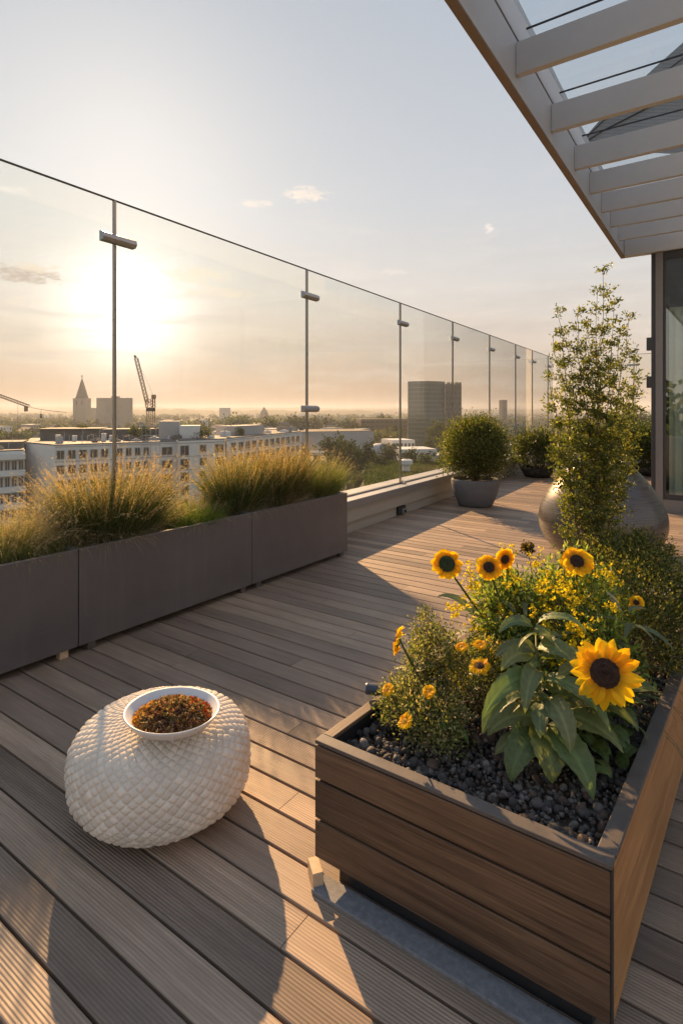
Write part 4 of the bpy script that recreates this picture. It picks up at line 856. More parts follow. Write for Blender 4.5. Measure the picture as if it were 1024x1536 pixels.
# distant hills as real ridges
def ridge(Z, px0, px1, base_h, amp, seed, depth=500):
    r2 = np.random.default_rng(seed); n = 220; ph = r2.uniform(0, 6.28, 8); V = []
    for k in range(n+1):
        px = px0+(px1-px0)*k/n; u = k/n
        h = base_h+amp*sum(math.sin(u*f+ph[i])/(1+i*.55) for i, f in enumerate((7, 13, 24, 47, 83, 140, 230, 390)))*.42
        for (dz, hf) in ((-depth*.5, 0), (-depth*.25, .55), (0, 1.0), (depth*.3, .8), (depth*.6, 0)):
            q = at_depth(px, HOR, Z+dz); V.append((q[0], q[1], GZ-.5+max(0, h)*hf))
    return MB().add(V, [(k*5+j, (k+1)*5+j, (k+1)*5+j+1, k*5+j+1) for k in range(n) for j in range(4)])
M['hill'] = simple('hill_cover', (.05, .06, .03), .95, 0, .5, .02)
tag(ridge(5200, -900, 1900, 46, 22, 3, 900).build('hills', M['hill'], smooth=True), kind='structure')
tag(ridge(3400, -600, 1700, 27, 9, 8, 600).build('hills', M['hill'], smooth=True), kind='structure')
tag(ridge(2300, 60, 560, 27, 7, 21, 400).build('hills', M['hill'], smooth=True), kind='structure')

def tree(px, ytop, Z, wpx, label, cols, base=GZ, n=900, group='trees below the terrace', name='tree', ls=None):
    r = wpx/2/F*Z; top = H+(HOR-ytop)/F*Z; q = at_depth(px, HOR, Z); hgt = top-base
    e = empty(name, (q[0], q[1], base), label, 'tree', group); R = np.array([r, r, min(hgt*.42, r*1.15)]); C = np.array([q[0], q[1], top-R[2]])
    mb = MB(); mb.tube([(q[0], q[1], base-.3), (q[0]+r*.05, q[1], (base+C[2])/2), (q[0], q[1], C[2])], [r*.09, r*.07, r*.03], 7)
    for k in range(7):
        a = random.uniform(0, 6.28); mb.tube([(q[0], q[1], C[2]-R[2]*random.uniform(.3, .9)), (C[0]+r*.6*math.cos(a), C[1]+r*.6*math.sin(a), C[2]+R[2]*random.uniform(-.2, .5))], [r*.035, r*.012], 5)
    mb.build('trunk', M['bark'], root=e)
    ls = ls or r*.16; nc = 46; dd = unit(rng.normal(size=(nc, 3))); rr = rng.uniform(.35, 1, (nc, 1))*(1+rng.normal(0, .12, (nc, 1))); cc = C+dd*rr*R*.92
    idx = rng.integers(0, nc, n); P = cc[idx]+rng.normal(0, r*.15, (n, 3)); V, Fc = leaf_cloud(P, rng.normal(size=(n, 3)), ls*rng.uniform(.7, 1.4, n), ls*.8)
    npmesh('crown', V, Fc, M['treeleaf'], col=np.repeat(pal(n, cols, jit=.2)*np.exp(rng.normal(0, .18, nc))[idx][:, None], 4, 0), root=e)
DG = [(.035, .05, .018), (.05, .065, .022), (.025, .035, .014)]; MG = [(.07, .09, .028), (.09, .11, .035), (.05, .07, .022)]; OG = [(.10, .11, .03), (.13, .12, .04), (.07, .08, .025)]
tl = [
 (508, 648, 190, 60, 'broad dark tree crown just right of the second glass post behind the round pavilion', DG, 2200),
 (520, 660, 150, 56, 'dark bushy tree in front of the round pavilion', DG, 2400), (490, 690, 130, 44, 'shadowed tree low beside the last trough planter', DG, 1600),
 (548, 664, 175, 44, 'dark tree left of the white flat roofs', DG, 1800), (566, 680, 160, 40, 'smaller dark tree under the white flat roofs', DG, 1400), (588, 686, 165, 42, 'rounded dark tree right below the white flat roof', DG, 1400),
 (540, 706, 125, 34, 'low bush tree by the meadow edge', MG, 1000), (628, 694, 190, 30, 'little dark tree at the far edge of the meadow', DG, 900), (606, 690, 185, 26, 'narrow dark tree between meadow and white roof', DG, 900),
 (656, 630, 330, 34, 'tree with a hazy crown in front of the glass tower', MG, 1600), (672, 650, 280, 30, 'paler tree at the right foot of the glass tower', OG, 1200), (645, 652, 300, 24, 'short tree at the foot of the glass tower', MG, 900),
 (578, 662, 240, 20, 'small pointed tree beside the white dome roof', DG, 700), (505, 620, 620, 0, '', DG, 0),
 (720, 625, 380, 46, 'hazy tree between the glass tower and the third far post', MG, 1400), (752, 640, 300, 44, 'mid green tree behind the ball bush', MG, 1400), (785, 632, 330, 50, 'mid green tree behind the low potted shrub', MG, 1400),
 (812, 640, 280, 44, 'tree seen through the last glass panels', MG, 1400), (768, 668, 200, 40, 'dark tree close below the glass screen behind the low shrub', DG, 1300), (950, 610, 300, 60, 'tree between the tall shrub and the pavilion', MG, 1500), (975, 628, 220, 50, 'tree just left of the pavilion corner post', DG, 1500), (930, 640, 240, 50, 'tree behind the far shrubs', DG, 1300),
 (612, 672, 175, 34, 'dark tree in front of the lower white hall left of the third post', DG, 1300), (640, 678, 165, 34, 'dark tree in front of the lower white hall right of the third post', MG, 1300), (585, 664, 215, 30, 'dark tree covering the left end of the white flat roofs', DG, 1200), (668, 668, 200, 34, 'tree at the left edge of the ball bush in front of the tower foot', MG, 1200),
 (412, 660, 205, 34, 'bushy tree in front of the long hall behind the rusty grass clump', DG, 1300), (450, 664, 200, 34, 'dark tree beside the second glass post in front of the long hall', DG, 1300), (372, 652, 240, 36, 'round tree left of the long hall', MG, 1300),
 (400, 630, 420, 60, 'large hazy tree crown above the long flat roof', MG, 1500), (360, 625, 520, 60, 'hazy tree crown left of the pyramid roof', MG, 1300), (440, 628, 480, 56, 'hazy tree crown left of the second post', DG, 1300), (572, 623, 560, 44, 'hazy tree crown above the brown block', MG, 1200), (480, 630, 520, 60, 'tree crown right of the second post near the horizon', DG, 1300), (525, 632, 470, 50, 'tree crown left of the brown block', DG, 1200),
 (70, 634, 330, 44, 'sunlit yellow green tree behind the dark roof', OG, 1200), (20, 640, 300, 60, 'leafy tree above the left building', MG, 1400), (100, 636, 340, 36, 'green tree left of the church tower foot', MG, 1100), (-25, 636, 280, 60, 'tree cut by the left picture edge', MG, 1000),
]
for px, yt, Z, w, lab, cols, n in tl:
    if n: tree(px, yt, Z, w, lab, cols, n=n)
# roof bushes
# far woods : one mass
P = []; SZ = []
for _ in range(9000):
    Z = 330*(9)**random.random(); px = random.uniform(-250, 1250)
    q = at_depth(px, HOR, Z); nz = math.sin(q[0]*.011+1.3)*math.cos(q[1]*.009)+.5*math.sin(q[0]*.031+q[1]*.027)
    if nz < -.25 and random.random() < .8: continue
    if Z < 900 and 600 < px < 700: continue
    P.append((q[0], q[1], GZ)); SZ.append(random.uniform(4, 8))
P = np.array(P); SZ = np.array(SZ); k = 22; n = len(P); print('wood', n)
cen = np.repeat(P, k, 0)+unit(rng.normal(size=(n*k, 3)))*np.repeat(SZ, k)[:, None]*(.9, .9, .8)*rng.uniform(.5, 1, (n*k, 1)); cen[:, 2] += np.repeat(SZ, k)*1.0
V, Fc = leaf_cloud(cen, rng.normal(size=(n*k, 3))+(0, 0, .3), np.repeat(SZ, k)*.75, np.repeat(SZ, k)*.55)
tn = np.repeat(pal(n, DG+MG+OG, jit=.2), k, 0)*rng.uniform(.75, 1.25, (n*k, 1))
o = npmesh('woodland', V, Fc, M['treeleaf'], col=np.repeat(tn, 4, 0)); tag(o, 'hazy woodland covering the plain out to the horizon', 'woodland', kind='stuff')
# scattered far houses
M['bwhite'] = simple('wall_white', (.66, .65, .63), .8, 0, .05, .3); M['bgrey'] = simple('wall_grey', (.38, .37, .36), .8, 0, .08, .3); M['bbrown'] = simple('wall_brown', (.13, .10, .075), .85, 0, .15, .3)
M['roofdark'] = simple('roof_dark', (.10, .098, .095), .8, 0, .15, .5); M['rooflight'] = simple('roof_light', (.62, .62, .62), .7, 0, .06, .3); M['stone'] = simple('stone', (.30, .26, .21), .9, 0, .08, .2)
M['towerglass'] = simple('tower_cladding', (.075, .105, .085), .45, .1, .15, .08); M['winlit'] = None
m, t, out = newmat('lit_window'); e_ = t.n.new('ShaderNodeEmission'); e_.inputs[0].default_value = (1, .62, .28, 1); e_.inputs[1].default_value = .22; t.l.new(e_.outputs[0], out.inputs[0]); M['winlit'] = m
def edge_frame(p0, p1):
    p0, p1 = np.array(p0[:2], float), np.array(p1[:2], float); L = np.linalg.norm(p1-p0); u = (p1-p0)/L; n = np.array([u[1], -u[0]])
    if n @ p0 > 0: n = -n     # outwards = towards the camera
    return p0, u, n, L
def facade(root, p0, p1, ztop, rows, cols, fh=3.0, ww=.5, wh=.55, x0=0., x1=1., frame='bgrey', first=1.0, skip=0, pane=True, rail=False):
    o, u, n, L = edge_frame(p0, p1); a0, a1 = L*x0, L*x1; cw = (a1-a0)/cols
    def xf(a, dd, z): q = o+u*a+n*dd; return (q[0], q[1], z)
    for r in range(rows):
        for c in range(cols):
            if skip and random.random() < skip: continue
            s0 = a0+cw*c+cw*(1-ww)/2; s1 = s0+cw*ww; z1 = ztop-first-fh*r; z0 = z1-fh*wh; fr = .12
            mb = MB(); mb.box((s0, .02, z0), (s0+fr, .12, z1), xf); mb.box((s1-fr, .02, z0), (s1, .12, z1), xf); mb.box((s0+fr, .02, z1-fr), (s1-fr, .12, z1), xf); mb.box((s0+fr, .02, z0), (s1-fr, .12, z0+fr), xf)
            if rail: mb.box(((s0+s1)/2-.05, .02, z0+fr), ((s0+s1)/2+.05, .1, z1-fr), xf)
            w = mb.build('window', M[frame], root=root)
            g = MB().box((s0+fr, .012, z0+fr), (s1-fr, .05, z1-fr), xf).build('pane', M['winglass']); g.parent = w; g.matrix_parent_inverse = w.matrix_parent_inverse.copy(); g.matrix_parent_inverse = Matrix.Identity(4)
            g.matrix_parent_inverse = (w.matrix_parent_inverse).copy() if False else Matrix.Identity(4)
def PD(px, Z): q = at_depth(px, HOR, Z); return (q[0], q[1])
def ZT_(py, Z): return H+(HOR-py)/F*Z
def block(name, label, pts, ztop, wall='bwhite', roof='roofdark', cat='building', z0=GZ, parapet=.5, group=None):
    c = np.mean(np.array(pts), 0); e = empty(name, (c[0], c[1], z0), label, cat, group)
    MB().prism(pts, z0, ztop).build('wall', M[wall], root=e)
    pin = [tuple(c+(np.array(p)-c)*.985) for p in pts]; MB().prism(pin, ztop+.003, ztop+.25).build('roof', M[roof], root=e)
    return e
def back(p0, p1, depth):
    o, u, n, L = edge_frame(p0, p1); return [tuple(o), tuple(o+u*L), tuple(o+u*L-n*depth), tuple(o-n*depth)]
roofz = -5.7
A1, A2 = PD(82, 110), PD(266, 124); A0 = PD(37, 119)
bA = block('apartment_building', 'long white apartment block with a blank gable on its left, directly behind the golden grasses', [A0, A1, A2, PD(262, 142), PD(45, 136)], roofz)
facade(bA, A1, A2, roofz, 6, 5, 2.9, .72, .62, .0, .42, first=.9, rail=True); facade(bA, A1, A2, roofz, 6, 4, 2.9, .66, .6, .46, .76, first=.9, rail=True); facade(bA, A1, A2, roofz, 6, 1, 2.9, .75, .62, .84, .97, first=1.0, rail=True)
MB().prism(back(PD(60, 126), PD(256, 132), 7), roofz+.26, roofz+2.6).build('roof_storey', M['roofdark'], root=bA)
MB().prism(back(PD(56, 125.5), PD(150, 128), 9), roofz+2.61, roofz+2.8).build('roof_slab', M['roofdark'], root=bA)
MB().prism(back(PD(238, 129), PD(269, 130), 5), roofz+.27, roofz+4.4).build('plant_room', M['bgrey'], root=bA)
for px in (83, 108, 152, 164): MB().prism(back(PD(px, 122), PD(px+7, 122.3), 1.2), roofz+.27, roofz+random.uniform(1.2, 1.9)).build('roof_unit', M['bwhite'], root=bA)
for px in range(104, 200, 9): MB().tube([(*PD(px, 121), roofz+.25), (*PD(px, 121), roofz+1.6)], .06, 5).build('roof_post', M['bgrey'], root=bA)
B1, B2 = PD(267, 122), PD(338, 129)
bB = block('apartment_building', 'white apartment block with tall barred stair windows, right of the luffing crane', [B1, B2, PD(336, 144), PD(266, 140)], roofz+.25)
facade(bB, B1, B2, roofz+.2, 6, 1, 2.9, .82, .78, .02, .24, first=.9, rail=True); facade(bB, B1, B2, roofz+.2, 6, 1, 2.9, .8, .6, .42, .60, first=.9); facade(bB, B1, B2, roofz+.2, 6, 1, 2.9, .8, .7, .74, .98, first=.9, rail=True)
MB().prism(back(PD(269, 128), PD(300, 129), 6), roofz+.51, roofz+3.4).build('roof_storey', M['bwhite'], root=bB)
C1, C2 = PD(340, 134), PD(452, 176)
bC = block('apartment_building', 'white apartment block receding towards the round pavilion behind the rusty grass clump', [C1, C2, PD(440, 196), PD(335, 150)], roofz+.1)
facade(bC, C1, C2, roofz, 6, 12, 2.9, .66, .68, .03, .97, first=.9, rail=True)
MB().prism(back(PD(352, 146), PD(395, 158), 6), roofz+.36, roofz+2.8).build('roof_storey', M['bgrey'], root=bC)
L1, L2 = PD(-60, 105), PD(36.5, 112)
bL = block('apartment_building', 'pale apartment block with continuous balcony bands at the left picture edge', [L1, L2, PD(38, 130), PD(-60, 124)], roofz-1.1)
facade(bL, L1, L2, roofz-1.4, 6, 9, 3.2, .82, .62, 0, 1, first=1.5, rail=True)
o_, u_, n_, L_ = edge_frame(L1, L2)
for r in range(6):
    z = roofz-1.4-3.2*r; MB().box((0, .1, z-1.25), (L_, 1.0, z-.15), lambda a, b, c: (*(o_+u_*a+n_*b), c)).build('balcony', M['bwhite'], root=bL)
MB().prism(back(PD(-60, 112), PD(34, 116), 8), roofz-.8, roofz+.5).build('roof_storey', M['roofdark'], root=bL)
# long low hall
def bands(root, p0, p1, ztop, rows, fh, mat='bgrey'):
    o, u, n, L = edge_frame(p0, p1)
    for r in range(rows): MB().box((0.02, .015, ztop-fh*r-.18), (L-.02, .09, ztop-fh*r), lambda a, b, c: (*(o+u*a+n*b), c)).build('string_course', M[mat], root=root)
for rt_, e0, e1 in ((bA, A1, A2), (bB, B1, B2), (bC, C1, C2)): bands(rt_, e0, e1, roofz-.15, 7, 2.9)
def clutter(root, p0, p1, z, k):
    p0, p1 = np.array(p0), np.array(p1)
    for _ in range(k):
        q = p0+(p1-p0)*random.random(); q = q*(1+random.uniform(.02, .10)); w = random.uniform(.4, 1.3); h = random.uniform(.3, 1.5)
        if random.random() < .35: MB().tube([(q[0], q[1], z), (q[0], q[1], z+h+1.2)], .05, 5).tube([(q[0], q[1], z+h+.6), (q[0]+.5, q[1]+.3, z+h+.9)], .03, 4).build('aerial', M['bgrey'], root=root)
        else: MB().box((q[0]-w, q[1]-w*.6, z), (q[0]+w, q[1]+w*.6, z+h)).box((q[0]-w*.4, q[1]-w*.3, z+h), (q[0]+w*.4, q[1]+w*.3, z+h+.25)).build('roof_unit', M[random.choice(['bwhite', 'bgrey', 'roofdark', 'stone'])], root=root)
clutter(bA, A1, A2, roofz+.255, 22); clutter(bB, B1, B2, roofz+.505, 10); clutter(bC, C1, C2, roofz+.355, 18); clutter(bL, L1, L2, roofz-.84, 10)
hC = block('long_hall', 'long low grey roofed hall stretching across behind the white apartment blocks', back(PD(330, 215), PD(560, 235), 26), ZT_(650, 215), 'bgrey', 'bbrown')
for px, Z, w, h, lab in ((300, 320, 26, 8, 'small pale house right of the plant room'), (312, 650, 0, 0, '')):
    if w: block('house', lab, back(PD(px, Z), PD(px+w*.8, Z+4), 10), GZ+12, 'bwhite')
HC = [((236, 262), 300, 648), ((268, 282), 330, 650), ((286, 300), 260, 652), ((316, 331), 380, 642), ((344, 362), 300, 648), ((372, 384), 420, 639), ((392, 408), 360, 643), ((418, 436), 460, 638), ((440, 452), 330, 646), ((456, 474), 520, 636), ((480, 500), 400, 642), ((503, 520), 480, 638), ((526, 538), 380, 644), ((0, 18), 420, 640), ((22, 34), 330, 647), ((46, 62), 500, 637), ((66, 78), 380, 642), ((84, 100), 440, 640), ((206, 216), 480, 638), ((242, 256), 620, 632), ((300, 312), 700, 630), ((700, 716), 420, 640), ((728, 744), 360, 645), ((766, 782), 480, 637), ((792, 806), 400, 641)]
HL = ['bwhite', 'bgrey', 'stone', 'bbrown', 'bwhite', 'stone']; o0 = ['white', 'grey', 'sand coloured', 'brown', 'white', 'sand coloured']
HC.sort(key=lambda h: h[0][0])
ORD = 'first second third fourth fifth sixth seventh eighth ninth tenth eleventh twelfth thirteenth fourteenth fifteenth sixteenth seventeenth eighteenth nineteenth twentieth'.split(); ORD += ['twenty '+w for w in ORD[:9]]
for i, ((a_, b_), Z, yt) in enumerate(HC):
    a = PD(a_, Z); b = PD(b_, Z+random.uniform(-14, 14)); zt2 = ZT_(yt, Z)
    h_ = block('house', '', back(a, b, random.uniform(9, 14)), zt2, HL[i % 6], ['roofdark', 'bbrown', 'rooflight'][i % 3]); h_['label'] = 'small %s block among the far trees, %s such block from the left' % (o0[i % 6], ORD[i]); h_['category'] = 'house'; h_['group'] = 'small blocks in the middle distance'
    facade(h_, a, b, zt2, 3, 4 if b_-a_ > 13 else 3, 3.2, .5, .5, first=1.0, frame='bgrey')
    if i % 2:
        p_, u_, n_, L_ = edge_frame(a, b); pk = zt2+2.6; c0 = [p_, p_+u_*L_, p_+u_*L_-n_*9, p_-n_*9]; m0, m1 = p_-n_*4.5, p_+u_*L_-n_*4.5
        MB().add([(*c0[0], zt2+.26), (*c0[1], zt2+.26), (*c0[2], zt2+.26), (*c0[3], zt2+.26), (*m0, pk), (*m1, pk)], [(0, 1, 5, 4), (2, 3, 4, 5), (0, 4, 3), (1, 2, 5), (3, 2, 1, 0)]).build('pitched_roof', M['bbrown'], root=h_)
# round pavilion with glowing roof
q = at_depth(486, HOR, 235); rz_ = ZT_(666, 235)
rp_ = empty('round_pavilion', (q[0], q[1], GZ), 'low round pavilion with glinting domed roof and warm lit windows beside the second glass post', 'building')
MB().lathe([(10.5, GZ), (10.5, rz_-3.2)], (q[0], q[1], 0), 48).build('wall', M['bgrey'], root=rp_)
M['glint'] = simple('dome_metal', (.85, .70, .50), .28, .9, .06, .4)
MB().lathe([(11.6, rz_-3.19), (11.8, rz_-2.6), (10.4, rz_-1.6), (8, rz_-.7), (4, rz_-.1), (.05, rz_+.1)], (q[0], q[1], 0), 48).build('roof', M['glint'], smooth=True, root=rp_)
MB().lathe([(12.0, rz_-3.6), (12.0, rz_-3.2), (10.0, rz_-3.2)], (q[0], q[1], 0), 48).build('eave', M['rooflight'], root=rp_)
for k in range(26):
    an = 2*PI*k/26; c = np.array([q[0]+10.6*math.cos(an), q[1]+10.6*math.sin(an)]); tt = np.array([-math.sin(an), math.cos(an)]); mb = MB()
    if (c-q[:2]) @ q[:2] > 0: continue
    nn = np.array([math.cos(an), math.sin(an)]); mb.add([(*(c-tt*1.05), rz_-6.4), (*(c+tt*1.05), rz_-6.4), (*(c+tt*1.05), rz_-4.2), (*(c-tt*1.05), rz_-4.2)]+[(*(c-tt*1.05-nn*.05), rz_-6.4), (*(c+tt*1.05-nn*.05), rz_-6.4), (*(c+tt*1.05-nn*.05), rz_-4.2), (*(c-tt*1.05-nn*.05), rz_-4.2)], [(0, 1, 2, 3), (7, 6, 5, 4), (0, 4, 5, 1), (3, 2, 6, 7)])
    mb.build('window', M['winlit'] if k % 3 else M['winglass'], root=rp_)
# white flat roofs
for (p0, p1, Z, yt, d, lab, w) in ((588, 622, 250, 661, 14, 'white flat roofed hall left of the glass tower', 'bwhite'), (600, 655, 225, 675, 16, 'lower white flat roofed hall in front of the glass tower', 'bwhite'), (640, 700, 235, 684, 14, 'pale low shed at the right foot of the glass tower', 'bgrey'), (706, 760, 250, 660, 14, 'pale flat roofed building behind the ball bush', 'bgrey'), (760, 826, 230, 668, 14, 'grey flat roofed building behind the last glass panels', 'bgrey')):
    b2 = block('flat_roofed_hall', lab, back(PD(p0, Z), PD(p1, Z+3), d), ZT_(yt, Z), w, 'rooflight')
    facade(b2, PD(p0, Z), PD(p1, Z+3), ZT_(yt, Z), 1, 6, 3.4, .6, .5, first=1.2)
q = at_depth(569, HOR, 245); dm = empty('white_dome', (q[0], q[1], GZ), 'small white domed hall among the dark trees', 'building')
MB().lathe([(5.2, GZ), (5.2, ZT_(676, 245)), (4.8, ZT_(671, 245)), (3.4, ZT_(667, 245)), (1.6, ZT_(665, 245)), (.05, ZT_(664.3, 245))], (q[0], q[1], 0), 40).build('shell', M['rooflight'], smooth=True, root=dm)
# brown block, glass tower
bb_ = block('brown_block', 'dark brown slab building left of the glass tower', back(PD(541, 470), PD(611, 480), 22), ZT_(629, 470), 'bbrown', 'roofdark')
facade(bb_, PD(541, 470), PD(611, 480), ZT_(629, 470), 5, 10, 3.6, .7, .45, first=1.5, frame='bbrown')
TZ = 395; T1, T2, T3, T4 = PD(611.5, TZ+6), PD(640, TZ-1), PD(667, TZ+7), PD(664, TZ+30)
tw = block('glass_tower', 'broad green grey glass office tower with fine floor bands behind the third and fourth posts', [T1, PD(626, TZ+1), T2, PD(655, TZ+1.5), T3, T4, PD(614, TZ+30)], ZT_(572, TZ), 'towerglass', 'roofdark')
tops_ = ZT_(572, TZ); pp_ = [T1, PD(626, TZ+1), T2, PD(655, TZ+1.5), T3]
nfl = 16; fhh = (tops_-GZ)/nfl; M['band'] = simple('floor_band', (.15, .18, .15), .6, 0, .1, .2)
for k in range(nfl):
    mb = MB(); z = tops_-fhh*k-.7
    for a, b in zip(pp_[:-1], pp_[1:]):
        oo, uu, n2, LL = edge_frame(a, b); mb.box((0, .03, z-.75), (LL, .28, z), lambda a_, b2_, c2: (*(oo+uu*a_+n2*b2_), c2))
    mb.build('floor_band', M['band'], root=tw)
    for (a, b) in zip(pp_[:-1], pp_[1:]):
        oo, uu, n2, LL = edge_frame(a, b); mb = MB()
        for f in np.arange(.4, LL-.3, 1.55): mb.box((f, .02, z-fhh+.02), (f+.16, .16, z-.77), lambda a_, b2_, c2: (*(oo+uu*a_+n2*b2_), c2))
        mb.build('mullion_row', M['band'], root=tw)
t2 = block('tower_annex', 'darker stair tower attached to the right of the glass office tower', [PD(667.2, TZ+4), PD(692, TZ+12), PD(690, TZ+28), PD(667.2, TZ+22)], ZT_(576, TZ), 'bbrown', 'roofdark')
facade(t2, PD(667.2, TZ+4), PD(692, TZ+12), ZT_(576, TZ), 12, 4, 3.9, .6, .5, first=1.0, frame='bbrown')
for px in (672, 678, 684, 689): MB().prism(back(PD(px, TZ+12), PD(px+2.5, TZ+12.3), 3), ZT_(576, TZ)+.26, ZT_(576, TZ)+1.9).build('roof_unit', M['roofdark'], root=t2)
s_ = block('slim_tower', 'slim grey tower standing alone on the horizon right of the glass tower', back(PD(753, 900), PD(760.5, 902), 10), ZT_(600, 900), 'bbrown', 'roofdark')
facade(s_, PD(753, 900), PD(760.5, 902), ZT_(600, 900), 8, 2, 4, .6, .5, first=1.5)
# meadow
m, t, out = newmat('meadow_grass'); c = t.mix(t.rng(t.noise(t.pos(), .25, 7, .75), .4, .62, 0, 1), (.03, .055, .016), (.085, .105, .035)); principled(t, out, c, .95, 0, t.bump(t.noise(t.pos(), 1.2, 6, .8), 1, .8)); M['meadow'] = m
MZ = lambda Z: -11.6-(Z-90)*.045
V = []; n1, n2 = 40, 24
for a in range(n1+1):
    for b in range(n2+1):
        q = at_depth(500+230*a/n1, HOR, 70+135*b/n2); edge = min(1, min(a, n1-a)/9, min(b, n2-b)/4); edge = edge*edge*(3-2*edge); V.append((q[0], q[1], GZ-.3+edge*(MZ(70+135*b/n2)-GZ+random.uniform(0, .35))))
o = MB().add(V, [(a*(n2+1)+b, (a+1)*(n2+1)+b, (a+1)*(n2+1)+b+1, a*(n2+1)+b+1) for a in range(n1) for b in range(n2)]).build('meadow', M['meadow'], smooth=True); tag(o, kind='structure')
n = 26000; px = rng.uniform(548, 682, n); Zr = rng.uniform(92, 184, n)
P = (np.array([0, 0, 0])+VD[None]*Zr[:, None]+RD[None]*((px-512)/F*Zr)[:, None]); P[:, 2] = MZ(Zr)+.1
V, Fc = leaf_cloud(P, rng.normal(size=(n, 3))*(.5, .5, .2)+(0, 0, 1), rng.uniform(.3, .9, n), .35)
o = npmesh('tall_meadow_grass', V, Fc, M['treeleaf'], col=np.repeat(pal(n, [(.045, .075, .02), (.075, .10, .03), (.03, .05, .015), (.12, .125, .05)], jit=.25), 4, 0)); tag(o, 'rough green meadow growth on the open ground below the glass screen', 'meadow grass', kind='stuff')
q = at_depth(609, HOR, 130); MB().lathe([(.9, GZ), (.9, ZT_(697, 130)), (1.5, ZT_(696, 130)), (1.5, ZT_(690, 130)), (.6, ZT_(688, 130))], (q[0], q[1], 0), 20).build('white_column', M['bwhite']); tag(bpy.data.objects['white_column'], 'white cylindrical column standing at the edge of the meadow among dark trees', 'column')
# church tower
CZ = 800; q = at_depth(123, HOR, CZ); hw = 9.3/F*CZ
ch = empty('church_tower', (q[0], q[1], GZ), 'square stone church tower with pointed spire on the horizon left of the first post', 'church tower', rz=0)
ax = unit(np.array([VD[0], VD[1]])); ar = np.array([RD[0], RD[1]]); cb = ZT_(598, CZ)
def cxy(a, b): return tuple(np.array(q[:2])+ar*a+ax*b)
MB().prism([cxy(-hw, -hw), cxy(hw, -hw), cxy(hw, hw), cxy(-hw, hw)], GZ, cb).build('tower_body', M['stone'], root=ch)
MB().prism([cxy(-hw*1.06, -hw*1.06), cxy(hw*1.06, -hw*1.06), cxy(hw*1.06, hw*1.06), cxy(-hw*1.06, hw*1.06)], cb+.01, cb+.7).build('cornice', M['stone'], root=ch)
ap = ZT_(566, CZ); bs = [cxy(-hw*.74, -hw*.74), cxy(hw*.74, -hw*.74), cxy(hw*.74, hw*.74), cxy(-hw*.74, hw*.74)]
MB().add([(*b, cb+.72) for b in bs]+[(q[0], q[1], ap)], [(0, 1, 4), (1, 2, 4), (2, 3, 4), (3, 0, 4), (3, 2, 1, 0)]).build('spire', M['bbrown'], root=ch)
MB().tube([(q[0], q[1], ap-1), (q[0], q[1], ZT_(562, CZ))], .35, 6).box((q[0]-.8, q[1]-.8, ap+1), (q[0]+.8, q[1]+.8, ap+2.2)).build('finial', M['bbrown'], root=ch)
for e in (-.4, .4): MB().prism([cxy(hw*(e-.08), -hw-.1), cxy(hw*(e+.12), -hw-.1), cxy(hw*(e+.12), -hw+.2), cxy(hw*(e-.12), -hw+.2)], cb-9, cb-3).build('louvre', M['roofdark'], root=ch)
# round topped block
BZ = 720; bk = block('broad_block', 'broad pale tower block with rooftop mast, partly hidden by the first glass post', [PD(144.5, BZ+4), PD(158, BZ-2), PD(186, BZ-2), PD(199, BZ+4), PD(198, BZ+30), PD(146, BZ+30)], ZT_(597, BZ), 'stone', 'stone')
0 and facade(bk, PD(158, BZ-2), PD(186, BZ-2), ZT_(597, BZ), 8, 5, 4.5, .45, .35, first=3, frame='stone')
MB().prism(back(PD(167, BZ+8), PD(176, BZ+8), 8), ZT_(597, BZ)+.26, ZT_(594, BZ)).tube([(*PD(170, BZ+8), ZT_(594, BZ)), (*PD(170, BZ+8), ZT_(588, BZ))], .3, 5).build('rooftop_mast', M['bbrown'], root=bk)
lb = block('low_block', 'low hazy block between church tower and the broad tower block', back(PD(134, 900), PD(143, 900), 12), ZT_(612, 900), 'stone', 'stone')
q = at_depth(396, HOR, 1300); hw = 10/F*1300
py_ = empty('pyramid_roof', (q[0], q[1], GZ), 'dark pyramid roof on the horizon right of the luffing crane', 'building'); MB().lathe([(hw, GZ), (hw, GZ+10), (hw*.75, ZT_(618, 1300)), (.1, ZT_(610, 1300))], (q[0], q[1], 0), 4).build('roof', M['bbrown'], root=py_)
block('far_block', 'pale building block on the horizon above the white apartments', back(PD(329, 1300), PD(343, 1300), 20), ZT_(613, 1300)+2, 'bgrey', 'bgrey')
fb = [(450+i*17+random.uniform(-6, 6), 1500+random.uniform(-300, 900)) for i in range(10)]+[(700+i*14, 1600+random.uniform(-200, 700)) for i in range(8)]+[(20+i*23, 1500+random.uniform(-100, 500)) for i in range(4)]
for i, (px, Z) in enumerate(fb):
    w = random.uniform(4, 8); block('distant_house', 'tiny pale house in the haze near the horizon', back(PD(px, Z), PD(px+w, Z+6), 12), GZ+random.uniform(9, 17), random.choice(['bwhite', 'bgrey', 'stone']), 'roofdark', 'house', group='tiny houses near the horizon')
# roof bushes
def roofbush(px, py, Z, r, lab, cols=OG):
    q = at_depth(px, py, Z); e = empty('roof_bush', (q[0], q[1], q[2]-r*.7), lab, 'bush')
    bush(e, (q[0], q[1], q[2]), (r*1.4, r, r*.75), 900, r*.22, r*.15, cols, mat='treeleaf', twigs=8, twr=.03)
roofbush(124, 646, 134, 1.5, 'yellow green bush on the dark roof of the long white apartment block'); roofbush(301, 657, 131, 2.6, 'olive bush spilling over the roof of the barred window block'); roofbush(352, 650, 148, 2.0, 'green roof planting on the receding white block')
roofbush(208, 648, 128, 1.7, 'bush on the roof beside the luffing crane mast', MG)
